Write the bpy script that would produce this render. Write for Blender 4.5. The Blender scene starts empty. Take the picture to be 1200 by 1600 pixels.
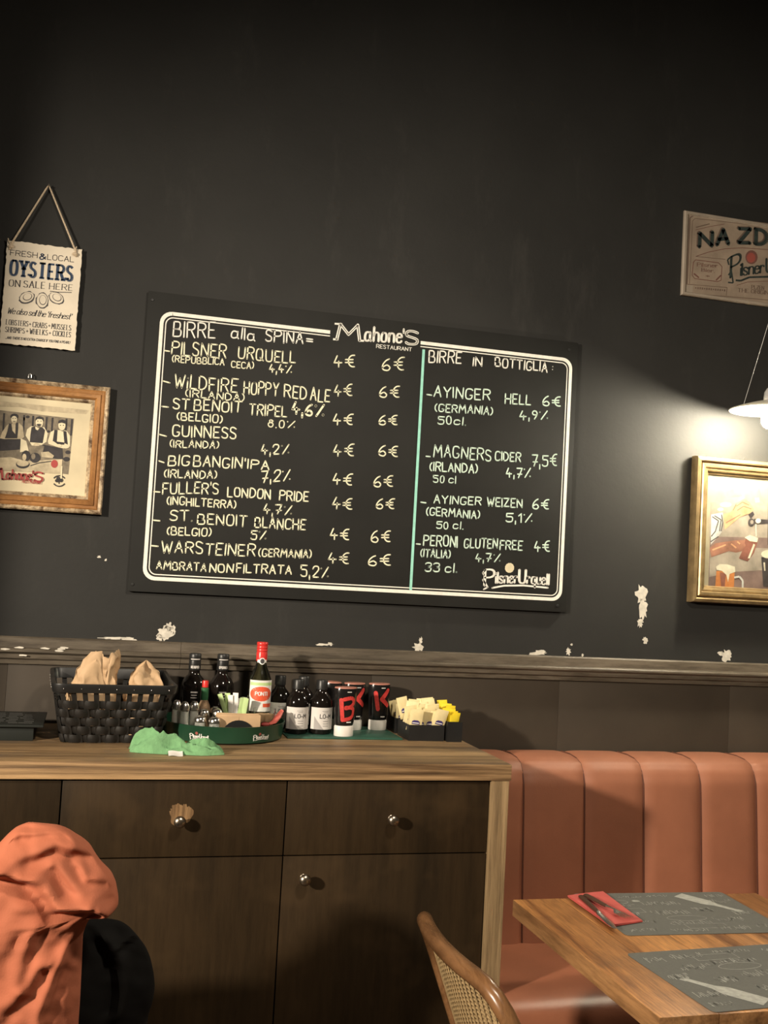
import bpy, bmesh, math, random
from mathutils import Vector, Matrix, noise
random.seed(7)
S = bpy.context.scene
COL = S.collection
PI = math.pi

# ------------------------------------------------------------------ camera
FPX, YAW, PITCH, ROLL = 1660.0, 0.26552, 0.06023, 0.05555
DIST, CZ = 3.1, 1.5
_f = Vector((math.sin(YAW)*math.cos(PITCH), math.cos(YAW)*math.cos(PITCH), math.sin(PITCH)))
_r = Vector((math.cos(YAW), -math.sin(YAW), 0)); _u = _r.cross(_f)
RT = math.cos(ROLL)*_r + math.sin(ROLL)*_u
UP = -math.sin(ROLL)*_r + math.cos(ROLL)*_u
cam = bpy.data.cameras.new('camera'); co = bpy.data.objects.new('camera', cam); COL.objects.link(co)
cam.sensor_fit = 'VERTICAL'; cam.sensor_height = 36; cam.lens = FPX/1600*36
cam.clip_start = .05
co.matrix_world = Matrix(((RT.x, UP.x, -_f.x, 0), (RT.y, UP.y, -_f.y, -DIST), (RT.z, UP.z, -_f.z, CZ), (0, 0, 0, 1)))
S.camera = co

# ------------------------------------------------------------------ light and exposure
S.view_settings.view_transform = 'Standard'; S.view_settings.look = 'None'
S.view_settings.gamma = 1; S.view_settings.use_curve_mapping = False
S.view_settings.exposure = 0.0
w = bpy.data.worlds.new('world'); S.world = w; w.use_nodes = True
w.node_tree.nodes['Background'].inputs[0].default_value = (1.0, .80, .58, 1)
w.node_tree.nodes['Background'].inputs[1].default_value = 0.05

def spot(name, loc, target, power, size, blend, radius, col):
    l = bpy.data.lights.new(name, 'SPOT'); l.energy = power; l.spot_size = math.radians(size); l.spot_blend = blend
    l.shadow_soft_size = radius; l.color = col
    o = bpy.data.objects.new(name, l); COL.objects.link(o); o.location = loc
    o.rotation_euler = (Vector(target)-Vector(loc)).to_track_quat('-Z', 'Y').to_euler()
    return o
def area(name, loc, target, power, size, col):
    l = bpy.data.lights.new(name, 'AREA'); l.energy = power; l.shape = 'DISK'; l.size = size; l.color = col
    o = bpy.data.objects.new(name, l); COL.objects.link(o); o.location = loc
    o.rotation_euler = (Vector(target)-Vector(loc)).to_track_quat('-Z', 'Y').to_euler()
    return o
WARM = (1.0, .87, .70)
spot('spotlight_room', (-3.0, -3.1, 2.35), (.85, -.4, 1.12), 1250, 56, 1.0, .12, WARM)
area('overhead_fill', (.75, -2.0, 2.65), (.95, -1.0, .7), 30, .25, WARM)  # unseen overhead fill light, added to brighten the table and chairs
BULB_STRENGTH = 1250

# ------------------------------------------------------------------ pixel -> place
def ray(px, py): return (px-600)*RT - (py-800)*UP + FPX*_f
def at(px, py, X=None, Y=None, Z=None):
    d = ray(px, py)
    t = X/d.x if X is not None else (DIST+Y)/d.y if Y is not None else (Z-CZ)/d.z
    return Vector((0, -DIST, CZ)) + d*t

# ------------------------------------------------------------------ materials
def _new(name):
    m = bpy.data.materials.new(name); m.use_nodes = True
    nt = m.node_tree; return m, nt, nt.nodes['Principled BSDF']
def _coords(nt, scale=(1, 1, 1)):
    tc = nt.nodes.new('ShaderNodeTexCoord'); mp = nt.nodes.new('ShaderNodeMapping')
    mp.inputs['Scale'].default_value = scale
    nt.links.new(tc.outputs['Object'], mp.inputs['Vector']); return mp.outputs['Vector']
def _noise(nt, vec, scale, detail=4, rough=.55, dist=0):
    n = nt.nodes.new('ShaderNodeTexNoise'); n.inputs['Scale'].default_value = scale
    n.inputs['Detail'].default_value = detail; n.inputs['Roughness'].default_value = rough
    n.inputs['Distortion'].default_value = dist
    nt.links.new(vec, n.inputs['Vector']); return n.outputs['Fac']
def _ramp(nt, fac, stops):
    r = nt.nodes.new('ShaderNodeValToRGB'); e = r.color_ramp.elements
    while len(e) < len(stops): e.new(.5)
    for k, (p, c) in enumerate(stops): e[k].position = p; e[k].color = (*c, 1)
    nt.links.new(fac, r.inputs['Fac']); return r.outputs['Color']
def _mix(nt, a, b, fac, mode='MIX'):
    m = nt.nodes.new('ShaderNodeMix'); m.data_type = 'RGBA'; m.blend_type = mode
    for s, v in ((m.inputs[6], a), (m.inputs[7], b)):
        if isinstance(v, tuple): s.default_value = (*v, 1)
        else: nt.links.new(v, s)
    if isinstance(fac, float): m.inputs[0].default_value = fac
    else: nt.links.new(fac, m.inputs[0])
    return m.outputs[2]
def _bump(nt, b, h, strength, dist=.002):
    n = nt.nodes.new('ShaderNodeBump'); n.inputs['Strength'].default_value = strength; n.inputs['Distance'].default_value = dist
    nt.links.new(h, n.inputs['Height']); nt.links.new(n.outputs[0], b.inputs['Normal'])
def pm(name, col, rough=.6, metal=0, var=.12, scale=18, bump=0, bscale=120, spec=.5, stretch=(1, 1, 1)):
    m, nt, b = _new(name)
    v = _coords(nt, stretch)
    lo = tuple(c*(1-var) for c in col); hi = tuple(min(1, c*(1+var)) for c in col)
    nt.links.new(_ramp(nt, _noise(nt, v, scale), [(.3, lo), (.7, hi)]), b.inputs['Base Color'])
    b.inputs['Roughness'].default_value = rough; b.inputs['Metallic'].default_value = metal
    b.inputs['Specular IOR Level'].default_value = spec
    if bump: _bump(nt, b, _noise(nt, v, bscale), bump)
    return m
def wood(name, dark, light, grain=(1, 1, 1), rough=.55, scale=6, fine=60, bump=.25, spots=None, fineamt=.7, spec=.4):
    m, nt, b = _new(name); v = _coords(nt, grain)
    big = _ramp(nt, _noise(nt, v, scale, 5, .6, .6), [(.36, dark), (.64, light)])
    fin = _ramp(nt, _noise(nt, v, fine, 6, .7), [(.36, (.40, .36, .32)), (.58, (1.12, 1.10, 1.06))])
    c = _mix(nt, big, fin, fineamt, 'MULTIPLY')
    if spots:
        c = _mix(nt, c, spots, _ramp(nt, _noise(nt, _coords(nt), 7, 3), [(.52, (0, 0, 0)), (.75, (.75, .75, .75))]))
    nt.links.new(c, b.inputs['Base Color']); b.inputs['Roughness'].default_value = rough; b.inputs['Specular IOR Level'].default_value = spec
    _bump(nt, b, _noise(nt, v, fine, 6, .7), bump)
    return m
def glass(name, col, rough=.03):
    m, nt, b = _new(name); b.inputs['Base Color'].default_value = (*col, 1)
    b.inputs['Transmission Weight'].default_value = 1; b.inputs['Roughness'].default_value = rough; b.inputs['IOR'].default_value = 1.45
    return m
def thin_glass(name, col):
    m = glass(name, col); m.node_tree.nodes['Principled BSDF'].inputs['IOR'].default_value = 1.12; return m
def emit(name, col, strength):
    m, nt, b = _new(name); b.inputs['Base Color'].default_value = (*col, 1)
    b.inputs['Emission Color'].default_value = (*col, 1); b.inputs['Emission Strength'].default_value = strength
    return m
def wall_mat():
    m, nt, b = _new('black wall paint'); v = _coords(nt)
    base = _ramp(nt, _noise(nt, v, 1.3, 5, .6), [(.3, (.022, .0217, .0205)), (.7, (.033, .0326, .0305))])
    scuff = _ramp(nt, _noise(nt, _coords(nt, (3, 1, 1)), 2.2, 8, .7), [(.56, (0, 0, 0)), (.8, (.35, .35, .35))])
    c = _mix(nt, base, (.075, .070, .064), scuff)
    nt.links.new(c, b.inputs['Base Color'])
    b.inputs['Roughness'].default_value = .62; b.inputs['Specular IOR Level'].default_value = .25
    _bump(nt, b, _noise(nt, v, 55, 6, .6), .12, .004)
    return m
M = dict(
    wall=wall_mat(),
    wain=pm('brown painted panelling', (.047, .0365, .0262), .6, var=.16, scale=4, bump=.05, bscale=70, spec=.3),
    rail=wood('weathered rail wood', (.075, .062, .046), (.150, .125, .095), (.12, 1, 1), .5, 8, 70, .2),
    floor=wood('floor boards', (.06, .035, .02), (.12, .07, .04), (1, .1, 1)),
    ceil=pm('dark ceiling', (.03, .029, .027), .8),
    chip=pm('bare plaster', (.62, .58, .50), .85, var=.18, scale=60),
    topwood=wood('rustic worktop wood', (.095, .055, .026), (.40, .265, .135), (.07, 1.6, 1), .5, 9, 130, .5, (.16, .115, .075)),
    edgewood=wood('rough sawn edge wood', (.11, .062, .028), (.50, .32, .16), (.06, 1, 2.2), .6, 14, 70, .8),
    postwood=wood('pale post wood', (.20, .135, .068), (.42, .295, .16), (1.6, 1, .06), .6, 12, 80, .6),
    front=wood('dark stained cabinet front', (.0175, .0112, .0054), (.034, .0205, .0092), (1, 1, .12), .5, 5, 60, .15, (.050, .030, .0135), .30, .22),
    dark=pm('dark recess', (.01, .008, .006), .8),
    worn=wood('worn bare wood', (.16, .09, .04), (.34, .21, .10), (1.5, 1, .1), .6, 30, 90, .3),
    knob=pm('aged steel knob', (.50, .43, .34), .28, 1, var=.08),
    leather=pm('tan red leather', (.33, .128, .070), .56, var=.10, scale=6, bump=.18, bscale=380),
    seatleather=pm('smooth red leather', (.33, .125, .068), .36, var=.12, scale=6, bump=.2, bscale=300),
    piping=pm('dark seam', (.10, .03, .015), .7),
    tablewood=wood('reclaimed table wood', (.17, .068, .022), (.60, .29, .095), (2.0, .12, 1), .42, 6, 110, .45, (.11, .055, .026)),
    tableedge=wood('reclaimed table edge', (.15, .07, .026), (.36, .19, .08), (1, .10, 1), .55, 10, 60, .5),
    mat=pm('grey paper placemat', (.105, .107, .095), .8, var=.10, scale=220, bump=.05, bscale=500),
    matprint=pm('pale placemat print', (.36, .365, .33), .8, var=.2, scale=90),
    napkin=pm('red paper napkin', (.50, .085, .07), .8, bump=.08, bscale=500),
    steel=pm('polished steel', (.80, .78, .75), .22, 1, var=.03),
    handle=pm('dark brown cutlery handle', (.06, .030, .018), .4),
    blackm=pm('black metal', (.02, .02, .02), .45),
    cane=pm('natural cane', (.34, .235, .115), .55, var=.3, scale=120),
    bent=wood('bentwood', (.10, .048, .020), (.22, .110, .048), (1, .12, .3), .26, 8, 60, .05),
    coat=pm('orange cotton', (.40, .115, .055), .85, var=.10, scale=12, bump=.2, bscale=300),
    coatin=pm('black jersey', (.0055, .005, .0046), .85, var=.2, spec=.15),
    chairwood=wood('dark chair wood', (.03, .018, .01), (.07, .04, .02)),
    board=pm('chalkboard', (.0165, .0165, .0150), .6, var=.16, scale=5, bump=.03, bscale=80, spec=.25),
    boardedge=pm('chalkboard edge', (.025, .025, .023), .6),
    chalkw=pm('white chalk marker', (.86, .84, .76), .8, var=.08, scale=90),
    chalky=pm('pale yellow chalk marker', (.84, .82, .60), .8, var=.12, scale=90),
    chalkg=pm('mint chalk marker', (.66, .82, .70), .8, var=.12, scale=90),
    turq=pm('turquoise chalk line', (.32, .70, .58), .8, var=.1, scale=60),
    boardink=pm('board ground ink', (.0165, .0165, .0150), .6, spec=.25),
    cream=pm('cream sign enamel', (.74, .66, .53), .55, var=.12, scale=10),
    ink=pm('charcoal print', (.055, .052, .055), .6),
    navy=pm('navy print', (.020, .045, .10), .6),
    rope=pm('pale rope', (.60, .48, .34), .85, bump=.4, bscale=400, var=.2, scale=200),
    oak=wood('honey frame wood', (.20, .085, .026), (.46, .23, .082), (.2, 1, .2), .35, 14, 80, .2),
    distress=wood('distressed frame rim', (.10, .055, .028), (.62, .49, .32), (1, 1, 1), .6, 38, 90, .3),
    paper=pm('aged photograph paper', (.66, .57, .38), .6, var=.16, scale=6),
    sepia=pm('sepia light', (.50, .42, .28), .6, var=.3, scale=40),
    sepiam=pm('sepia mid', (.20, .165, .115), .6, var=.4, scale=60),
    sepiad=pm('sepia dark', (.030, .026, .028), .6, var=.4, scale=50),
    sepiaw=pm('sepia white', (.72, .64, .44), .6, var=.1, scale=40),
    logored=pm('faded red print', (.38, .055, .05), .6),
    gold=pm('gilded frame', (.36, .255, .125), .34, .6, var=.3, scale=30, bump=.1, bscale=90),
    golddark=pm('dark gilded groove', (.14, .085, .04), .5, .4, var=.3, scale=40),
    tin=pm('aged tin sign', (.30, .235, .175), .5, var=.20, scale=14),
    tinrim=pm('tin sign rim', (.34, .285, .225), .45, var=.1),
    tinink=pm('dark green print', (.028, .040, .036), .55, var=.3, scale=60),
    tinshade=pm('brown print', (.15, .10, .075), .6),
    tinrose=pm('rose print', (.17, .075, .058), .6),
    wicker=pm('black woven wicker', (.011, .010, .009), .45, var=.25, scale=60, bump=.1),
    kraft=pm('brown kraft paper', (.50, .335, .19), .7, var=.12, scale=22, bump=.12, bscale=80),
    blackg=pm('black bottle glass', (.008, .006, .005), .10, var=.1),
    blackp=pm('black plastic', (.013, .013, .013), .4),
    boxgreen=pm('black box card', (.012, .015, .013), .5),
    boxprint=pm('grey box print', (.10, .10, .095), .6),
    whitep=pm('white print', (.80, .78, .74), .6),
    label=pm('off white label', (.64, .61, .58), .7, var=.06),
    labelgrey=pm('grey label corner', (.36, .34, .33), .7),
    greentray=pm('dark green tray enamel', (.012, .050, .026), .30, var=.12),
    greenmat=pm('green bar mat', (.022, .085, .058), .5, var=.2),
    seal=pm('red seal print', (.30, .075, .055), .6),
    clear=thin_glass('clear glass', (.97, .98, .96)),
    vinegar=glass('pale vinegar glass', (.70, .80, .52)),
    redcap=pm('red cap', (.62, .035, .03), .3),
    orange=pm('orange red label', (.72, .10, .04), .5),
    green2=pm('bottle neck green', (.03, .12, .05), .4),
    salt=pm('salt', (.92, .90, .86), .9),
    pepper=pm('ground pepper', (.20, .13, .075), .9, var=.4, scale=300),
    white=pm('white ceramic', (.78, .76, .72), .3),
    green3=pm('pale green sachet', (.50, .66, .30), .6),
    sachet=pm('cream sachet', (.78, .66, .36), .5, var=.08, scale=40),
    sachety=pm('yellow sachet', (.88, .68, .03), .5, var=.06, scale=40),
    purple=pm('purple print', (.05, .035, .16), .6),
    pmug=pm('painted mug', (.16, .065, .045), .5, var=.3, scale=35),
    bkbody=pm('black squeeze bottle', (.010, .009, .009), .18),
    bkred=pm('brushed red letter', (.56, .045, .04), .45, var=.25, scale=120),
    bktop=pm('red bottle end', (.46, .20, .15), .35, var=.2, scale=40),
    cap=pm('white flip cap', (.74, .71, .66), .45),
    cloth=pm('green microfibre', (.15, .325, .15), .95, var=.15, scale=60, bump=.6, bscale=350),
    redplastic=pm('red plastic', (.66, .14, .11), .35),
    enamel=pm('white lamp enamel', (.80, .76, .62), .35, var=.03),
    wire=pm('lamp wire', (.45, .44, .42), .4),
    bulb=emit('lit bulb', (1.0, .90, .70), BULB_STRENGTH),
    skin=pm('painted skin', (0.409, 0.224, 0.119), .5, var=.25, scale=30),
    skind=pm('painted red skin', (.20, .095, .062), .5, var=.3, scale=30),
    pbg=pm('painted sky', (.27, .24, .165), .5, var=.25, scale=12),
    pbg2=pm('painted counter', (0.132, 0.092, 0.079), .5, var=.4, scale=16),
    pgrey=pm('painted grey', (0.218, 0.191, 0.152), .5, var=.3, scale=18),
    psleeve=pm('painted sleeve', (0.363, 0.370, 0.343), .5, var=.3, scale=25),
    pale=pm('painted ale', (0.343, 0.132, 0.040), .5, var=.3, scale=35),
    pfoam=pm('painted foam', (0.462, 0.436, 0.330), .5, var=.15, scale=40),
    pdark=pm('painted dark', (.035, .030, .030), .5, var=.4, scale=30),
)

# ------------------------------------------------------------------ objects
ORG = {}
def tag(o, label, cat, group=None):
    o['label'] = label; o['category'] = cat
    if group: o['group'] = group
    return o
def thing(name, label, cat, loc, group=None, world=True):
    o = bpy.data.objects.new(name, None); o.empty_display_size = .05; COL.objects.link(o)
    o.location = loc; tag(o, label, cat, group)
    ORG[o] = Vector(loc) if world else Vector((0, 0, 0))
    return o
def copy_tree(o, parent=None):
    c = o.copy(); COL.objects.link(c)
    if parent: c.parent = parent
    for ch in list(o.children): copy_tree(ch, c)
    return c

class MB:
    def __init__(s): s.b = bmesh.new()
    def face(s, pts, mi=0):
        try:
            f = s.b.faces.new([s.b.verts.new(p) for p in pts]); f.material_index = mi; return f
        except ValueError: return None
    def box(s, x0, x1, y0, y1, z0, z1, bev=0, mi=0, rot=None):
        r = bmesh.ops.create_cube(s.b, size=1); vs = r['verts']
        c = Vector(((x0+x1)/2, (y0+y1)/2, (z0+z1)/2))
        for v in vs:
            v.co = Vector((v.co.x*abs(x1-x0), v.co.y*abs(y1-y0), v.co.z*abs(z1-z0)))
            if rot: v.co = rot @ v.co
            v.co += c
        fs = {f for v in vs for f in v.link_faces}
        for f in fs: f.material_index = mi
        if bev:
            es = list({e for v in vs for e in v.link_edges})
            bmesh.ops.bevel(s.b, geom=es, offset=bev, segments=2, affect='EDGES', profile=.6)
        return s
    def grid(s, fn, nu, nv, cu=False, cv=False, mi=0):
        g = [[s.b.verts.new(fn(i/nu, j/nv)) for j in range(nv if cv else nv+1)] for i in range(nu if cu else nu+1)]
        for i in range(nu):
            for j in range(nv):
                a = g[i][j]; b_ = g[(i+1) % len(g)][j]; c = g[(i+1) % len(g)][(j+1) % len(g[0])]; d = g[i][(j+1) % len(g[0])]
                try: f = s.b.faces.new((a, b_, c, d)); f.material_index = mi
                except ValueError: pass
        return g
    def lathe(s, prof, n=28, c=(0, 0, 0), mi=0, sx=1, sy=1):
        c = Vector(c); rings = []
        for r, z in prof:
            if r < 1e-5: rings.append([s.b.verts.new(c+Vector((0, 0, z)))])
            else: rings.append([s.b.verts.new(c+Vector((sx*r*math.cos(2*PI*k/n), sy*r*math.sin(2*PI*k/n), z))) for k in range(n)])
        for a, b_ in zip(rings, rings[1:]):
            for k in range(n):
                q = [a[k % len(a)], a[(k+1) % len(a)], b_[(k+1) % len(b_)], b_[k % len(b_)]]
                q = list(dict.fromkeys(q))
                if len(q) > 2:
                    f = s.b.faces.new(q); f.material_index = mi
        return s
    def tube(s, pts, r, n=10, mi=0, closed=False, flat=1.0):
        pts = [Vector(p) for p in pts]; m = len(pts); rings = []
        nrm = None
        for i, p in enumerate(pts):
            t = (pts[(i+1) % m]-pts[i-1]) if closed else (pts[min(i+1, m-1)]-pts[max(i-1, 0)])
            t.normalize()
            if nrm is None: nrm = t.orthogonal().normalized()
            nrm = (nrm - t*nrm.dot(t)).normalized(); bn = t.cross(nrm)
            rr = r[i] if isinstance(r, (list, tuple)) else r
            rings.append([s.b.verts.new(p+rr*(math.cos(2*PI*k/n)*nrm+flat*math.sin(2*PI*k/n)*bn)) for k in range(n)])
        prs = list(zip(rings, rings[1:])) + ([(rings[-1], rings[0])] if closed else [])
        for a, b_ in prs:
            for k in range(n):
                f = s.b.faces.new((a[k], a[(k+1) % n], b_[(k+1) % n], b_[k])); f.material_index = mi
        if not closed:
            for rg in (rings[0][::-1], rings[-1]):
                f = s.b.faces.new(rg); f.material_index = mi
        return s
    def prism(s, poly, fn, w0, w1, mi=0):
        a = [s.b.verts.new(fn(u, v, w0)) for u, v in poly]; c = [s.b.verts.new(fn(u, v, w1)) for u, v in poly]
        n = len(poly)
        fs = [s.b.faces.new(a), s.b.faces.new(c[::-1])]
        for k in range(n): fs.append(s.b.faces.new((a[k], c[k], c[(k+1) % n], a[(k+1) % n])))
        for f in fs: f.material_index = mi
        return s
    def ball(s, c, r, mi=0, sc=(1, 1, 1), seg=14):
        res = bmesh.ops.create_uvsphere(s.b, u_segments=seg, v_segments=seg//2+2, radius=r)
        for v in res['verts']: v.co = Vector((v.co.x*sc[0], v.co.y*sc[1], v.co.z*sc[2]))+Vector(c)
        for f in {f for v in res['verts'] for f in v.link_faces}: f.material_index = mi
        return s
    def build(s, name, mat, parent=None, smooth=True, ang=38, loc=None, recalc=True, label=None):
        me = bpy.data.meshes.new(name)
        if recalc: bmesh.ops.recalc_face_normals(s.b, faces=s.b.faces[:])
        org = ORG.get(parent, Vector((0, 0, 0))) if parent else Vector(loc or (0, 0, 0))
        if org.length: bmesh.ops.translate(s.b, verts=s.b.verts[:], vec=-org)
        if smooth:
            for f in s.b.faces: f.smooth = True
            for e in s.b.edges:
                if len(e.link_faces) == 2 and e.calc_face_angle(0) > math.radians(ang): e.smooth = False
        s.b.to_mesh(me); s.b.free()
        for m in (mat if isinstance(mat, list) else [mat]): me.materials.append(M[m])
        o = bpy.data.objects.new(name, me); COL.objects.link(o)
        if parent: o.parent = parent; ORG[o] = org
        elif loc: o.location = loc
        if label: o['label'] = label
        return o
def struct(mb, name, mat, **k):
    o = mb.build(name, mat, **k); o['kind'] = 'structure'; return o

# ------------------------------------------------------------------ stroke lettering
G = {
'A':'00 38 60|13 53','B':'00 08|~08 48 57 55 44 04|~04 54 63 61 50 00','C':'~67 58 18 06 02 10 50 61','D':'00 08|~08 38 66 62 30 00',
'E':'50 00 08 58|04 44','F':'00 08 58|04 44','G':'~67 58 18 06 02 10 50 62 63|63 43','H':'00 08|60 68|04 64','I':'00 08','J':'~48 42 30 10 02',
'K':'00 08|58 03|14 60','L':'08 00 50','M':'00 18 43 78 80','N':'00 08 60 68','O':'~38 18 06 02 10 50 62 66 58 38','P':'00 08|~08 48 67 65 44 04',
'Q':'~38 18 06 02 10 50 62 66 58 38|42 70','R':'00 08|~08 48 67 65 44 04|34 60','S':'~57 38 18 07 05 34 53 51 40 10 01','T':'08 68|38 30',
'U':'~08 02 10 50 62 68','V':'08 30 68','W':'08 20 46 60 88','X':'00 68|08 60','Y':'08 34 68|34 30','Z':'08 68 00 60',
'0':'~38 18 06 02 10 30 42 46 38','1':'06 28 20','2':'~06 18 48 57 55 00|00 50','3':'~07 18 48 57 55 24|~24 54 53 51 40 10 01',
'4':'28 03 53|34 30','5':'58 08 05|~05 45 54 51 40 10 01','6':'~48 27 04 01 20 40 52 43 34 13 02','7':'08 58 20|13 53',
'8':'~28 17 16 25 44 42 30 10 02 04 25 46 47 28','9':'~44 14 06 18 38 46 44 20',
'%':'10 68|07 07|61 61','€':'~68 48 26 22 40 60|05 55|03 53','(':'~28 06 02 20','~(':'', ')':'~08 26 22 00','-':'03 43','.':'00 00',',':'01 0b',
"'":'08 06',':':'01 01|05 05','=':'02 42|04 44','&':'~61 16 17 28 47 46 03 01 10 30 64','*':'24 20|04 40|44 00|02 42','!':'08 03|00 00','+':'03 63|36 30',
'a':'~54 45 15 03 01 10 30 51|55 51 60','b':'08 00|~03 15 45 54 51 40 10 01','c':'~54 45 15 03 01 10 40 51','d':'58 50|~54 45 15 03 01 10 40 51',
'e':'03 53|~53 54 45 15 03 01 10 40 51','f':'~48 38 27 26 20|05 45','g':'~54 45 15 03 01 10 40 51|~55 50 4c 1c 0b','h':'08 00|~03 15 45 54 50',
'i':'05 00|07 07','k':'08 00|45 02|13 40','l':'08 00','m':'05 00|~03 15 25 34 30|~33 45 55 64 60','n':'05 00|~03 15 45 54 50',
'o':'~25 15 03 01 10 40 51 54 45 25','p':'05 0c|~03 15 45 54 51 40 10 01','q':'55 5c|~54 45 15 03 01 10 40 51','r':'05 00|~03 15 35 44',
's':'~54 45 15 04 13 42 51 40 10 01','t':'18 11 20 30|05 35','u':'~05 01 10 40 52|55 50','v':'05 20 45','w':'05 10 24 30 45','x':'05 40|00 45','y':'05 20|45 1c','z':'05 45 00 40',
}
NEG = {'a': -1, 'b': -2, 'c': -3}
def _chaikin(p):
    for _ in range(2):
        q = [p[0]]
        for a, b in zip(p, p[1:]):
            q += [(a[0]*.75+b[0]*.25, a[1]*.75+b[1]*.25), (a[0]*.25+b[0]*.75, a[1]*.25+b[1]*.75)]
        p = q+[p[-1]]
    return p
def glyph(ch):
    out = []
    for st in G[ch].split('|'):
        cur = st.startswith('~'); pts = []
        for t in st.lstrip('~').split(): pts.append(tuple(NEG[c] if c in NEG else int(c) for c in t))
        out.append(_chaikin(pts) if cur and len(pts) > 2 else pts)
    return out
def layout(text, gap=2.0, space=3.0, jit=0):
    x = 0; res = []
    for ch in text:
        if ch == ' ': x += space; continue
        st = glyph(ch); wid = max(p[0] for s in st for p in s)
        dy = random.uniform(-jit, jit); sc = 1+random.uniform(-jit, jit)*.12; sl = random.uniform(-jit, jit)*.12
        for s in st: res.append([((x+p[0]+sl*p[1])/8, (p[1]*sc+dy)/8) for p in s])
        x += wid+gap
    return res, (x-gap)/8
def ribbon(mb, pts, wv, wh, fn, mi, serif=False, sub=None):
    if sub:
        q = [pts[0]]
        for a, b in zip(pts, pts[1:]):
            n = max(1, int(math.hypot(b[0]-a[0], b[1]-a[1])/sub))
            q += [(a[0]+(b[0]-a[0])*k/n, a[1]+(b[1]-a[1])*k/n) for k in range(1, n+1)]
        pts = q
    def disc(p, r):
        mb.face([fn(p[0]+r*math.cos(PI*k/4), p[1]+r*math.sin(PI*k/4)) for k in range(8)], mi)
    prev = None
    for a, b in zip(pts, pts[1:]):
        dx, dy = b[0]-a[0], b[1]-a[1]; l = math.hypot(dx, dy)
        if l < 1e-9: disc(a, max(wv, wh)*.62); continue
        h = (wh+(wv-wh)*abs(dy)/l)/2; nx, ny = -dy/l*h, dx/l*h
        mb.face([fn(a[0]+nx, a[1]+ny), fn(a[0]-nx, a[1]-ny), fn(b[0]-nx, b[1]-ny), fn(b[0]+nx, b[1]+ny)], mi)
        if prev is not None and prev[0]*dx+prev[1]*dy < .9*l*math.hypot(*prev): disc(a, min(h, wv/2))
        prev = (dx, dy)
    if not serif:
        for e in (pts[0], pts[-1]): disc(e, min(wv, wh)/2 if wv != wh else wv/2)
    else:
        for e, o in ((pts[0], pts[1]), (pts[-1], pts[-2])):
            if abs(e[1]-o[1]) > abs(e[0]-o[0]):
                k = wv*.78; t = wh*.5
                mb.face([fn(e[0]-k, e[1]-t), fn(e[0]+k, e[1]-t), fn(e[0]+k, e[1]+t), fn(e[0]-k, e[1]+t)], mi)
def write(mb, text, fn, height, width, wv=.11, wh=None, mi=0, jit=0, serif=False, slant=0, warp=None, sub=None, gap=2.0, space=3.0):
    st, tw = layout(text, gap, space, jit); k = width/tw if tw > .01 else height; wh = wv if wh is None else wh
    for s in st:
        pts = [(p[0]*k+slant*p[1]*height, p[1]*height) for p in s]
        if warp: pts = [warp(*p) for p in pts]
        ribbon(mb, pts, wv*height, wh*height, fn, mi, serif, sub)
def wfn(p0, p1, Y, lay):
    a = at(*p0, Y=Y); b = at(*p1, Y=Y); r = (b-a); L = r.length; r /= L
    off = Vector((0, -.0004*lay, 0))
    return (lambda u, v: a+r*u+Vector((0, 0, v))+off), L
def hpx(p0, h, Y): return (at(p0[0], p0[1]-h, Y=Y)-at(*p0, Y=Y)).length
def wtext(mb, text, p0, p1, h, Y, lay=1, **k):
    fn, L = wfn(p0, p1, Y, lay); write(mb, text, fn, hpx(p0, h, Y), L, **k)
def ppoly(mb, pts, Y, lay, mi):           # flat print shape on a plane parallel to the wall
    mb.face([at(x, y, Y=Y)+Vector((0, -.0003*lay, 0)) for x, y in pts], mi)
def ell(cx, cy, rx, ry, n=18, a0=0, a1=2*PI, rot=0):
    o = []
    for k in range(n):
        t = a0+(a1-a0)*k/n; x, y = rx*math.cos(t), ry*math.sin(t)
        o.append((cx+x*math.cos(rot)-y*math.sin(rot), cy+x*math.sin(rot)+y*math.cos(rot)))
    return o
def pline(mb, pts, w, Y, lay, mi):
    for (x0, y0), (x1, y1) in zip(pts, pts[1:]):
        l = math.hypot(x1-x0, y1-y0) or 1; nx, ny = -(y1-y0)/l*w/2, (x1-x0)/l*w/2
        ppoly(mb, [(x0+nx, y0+ny), (x0-nx, y0-ny), (x1-nx, y1-ny), (x1+nx, y1+ny)], Y, lay, mi)

# ================================================================== the room
mb = MB(); mb.box(-1.3, 3.4, 0, .12, 0, 3.75)
wall = struct(mb, 'wall_back', 'wall')
struct(MB().box(-1.3, 3.4, -5.2, .12, -.08, 0), 'floor', 'floor')
struct(MB().box(-1.3, 3.4, -5.2, .12, 3.75, 3.85), 'ceiling', 'ceil')
struct(MB().box(-1.3, -1.12, -1.0, 0, 0, 3.75), 'wall_left', 'wall')
mb = MB()
xs = [-1.12, -.2, .225, .83, 1.44, 2.05, 2.66, 3.4]
for a, b in zip(xs, xs[1:]): mb.box(a+.0003, b-.0003, -.012, 0, 0, 1.21, .0005)
struct(mb, 'trim_2', 'wain')
prof = [(0, 1.280), (-.014, 1.280), (-.018, 1.276), (-.020, 1.251), (-.034, 1.249), (-.038, 1.245), (-.038, 1.240), (-.034, 1.236), (-.030, 1.234), (-.028, 1.222), (-.022, 1.218), (-.020, 1.206), (-.012, 1.204), (0, 1.204)]
mb = MB(); mb.prism(prof, lambda y, z, x: Vector((x, y, z)), -1.12, .262); mb.prism(prof, lambda y, z, x: Vector((x, y, z)), .263, 3.4)
rail = struct(mb, 'trim_1', 'rail', ang=25)
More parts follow.
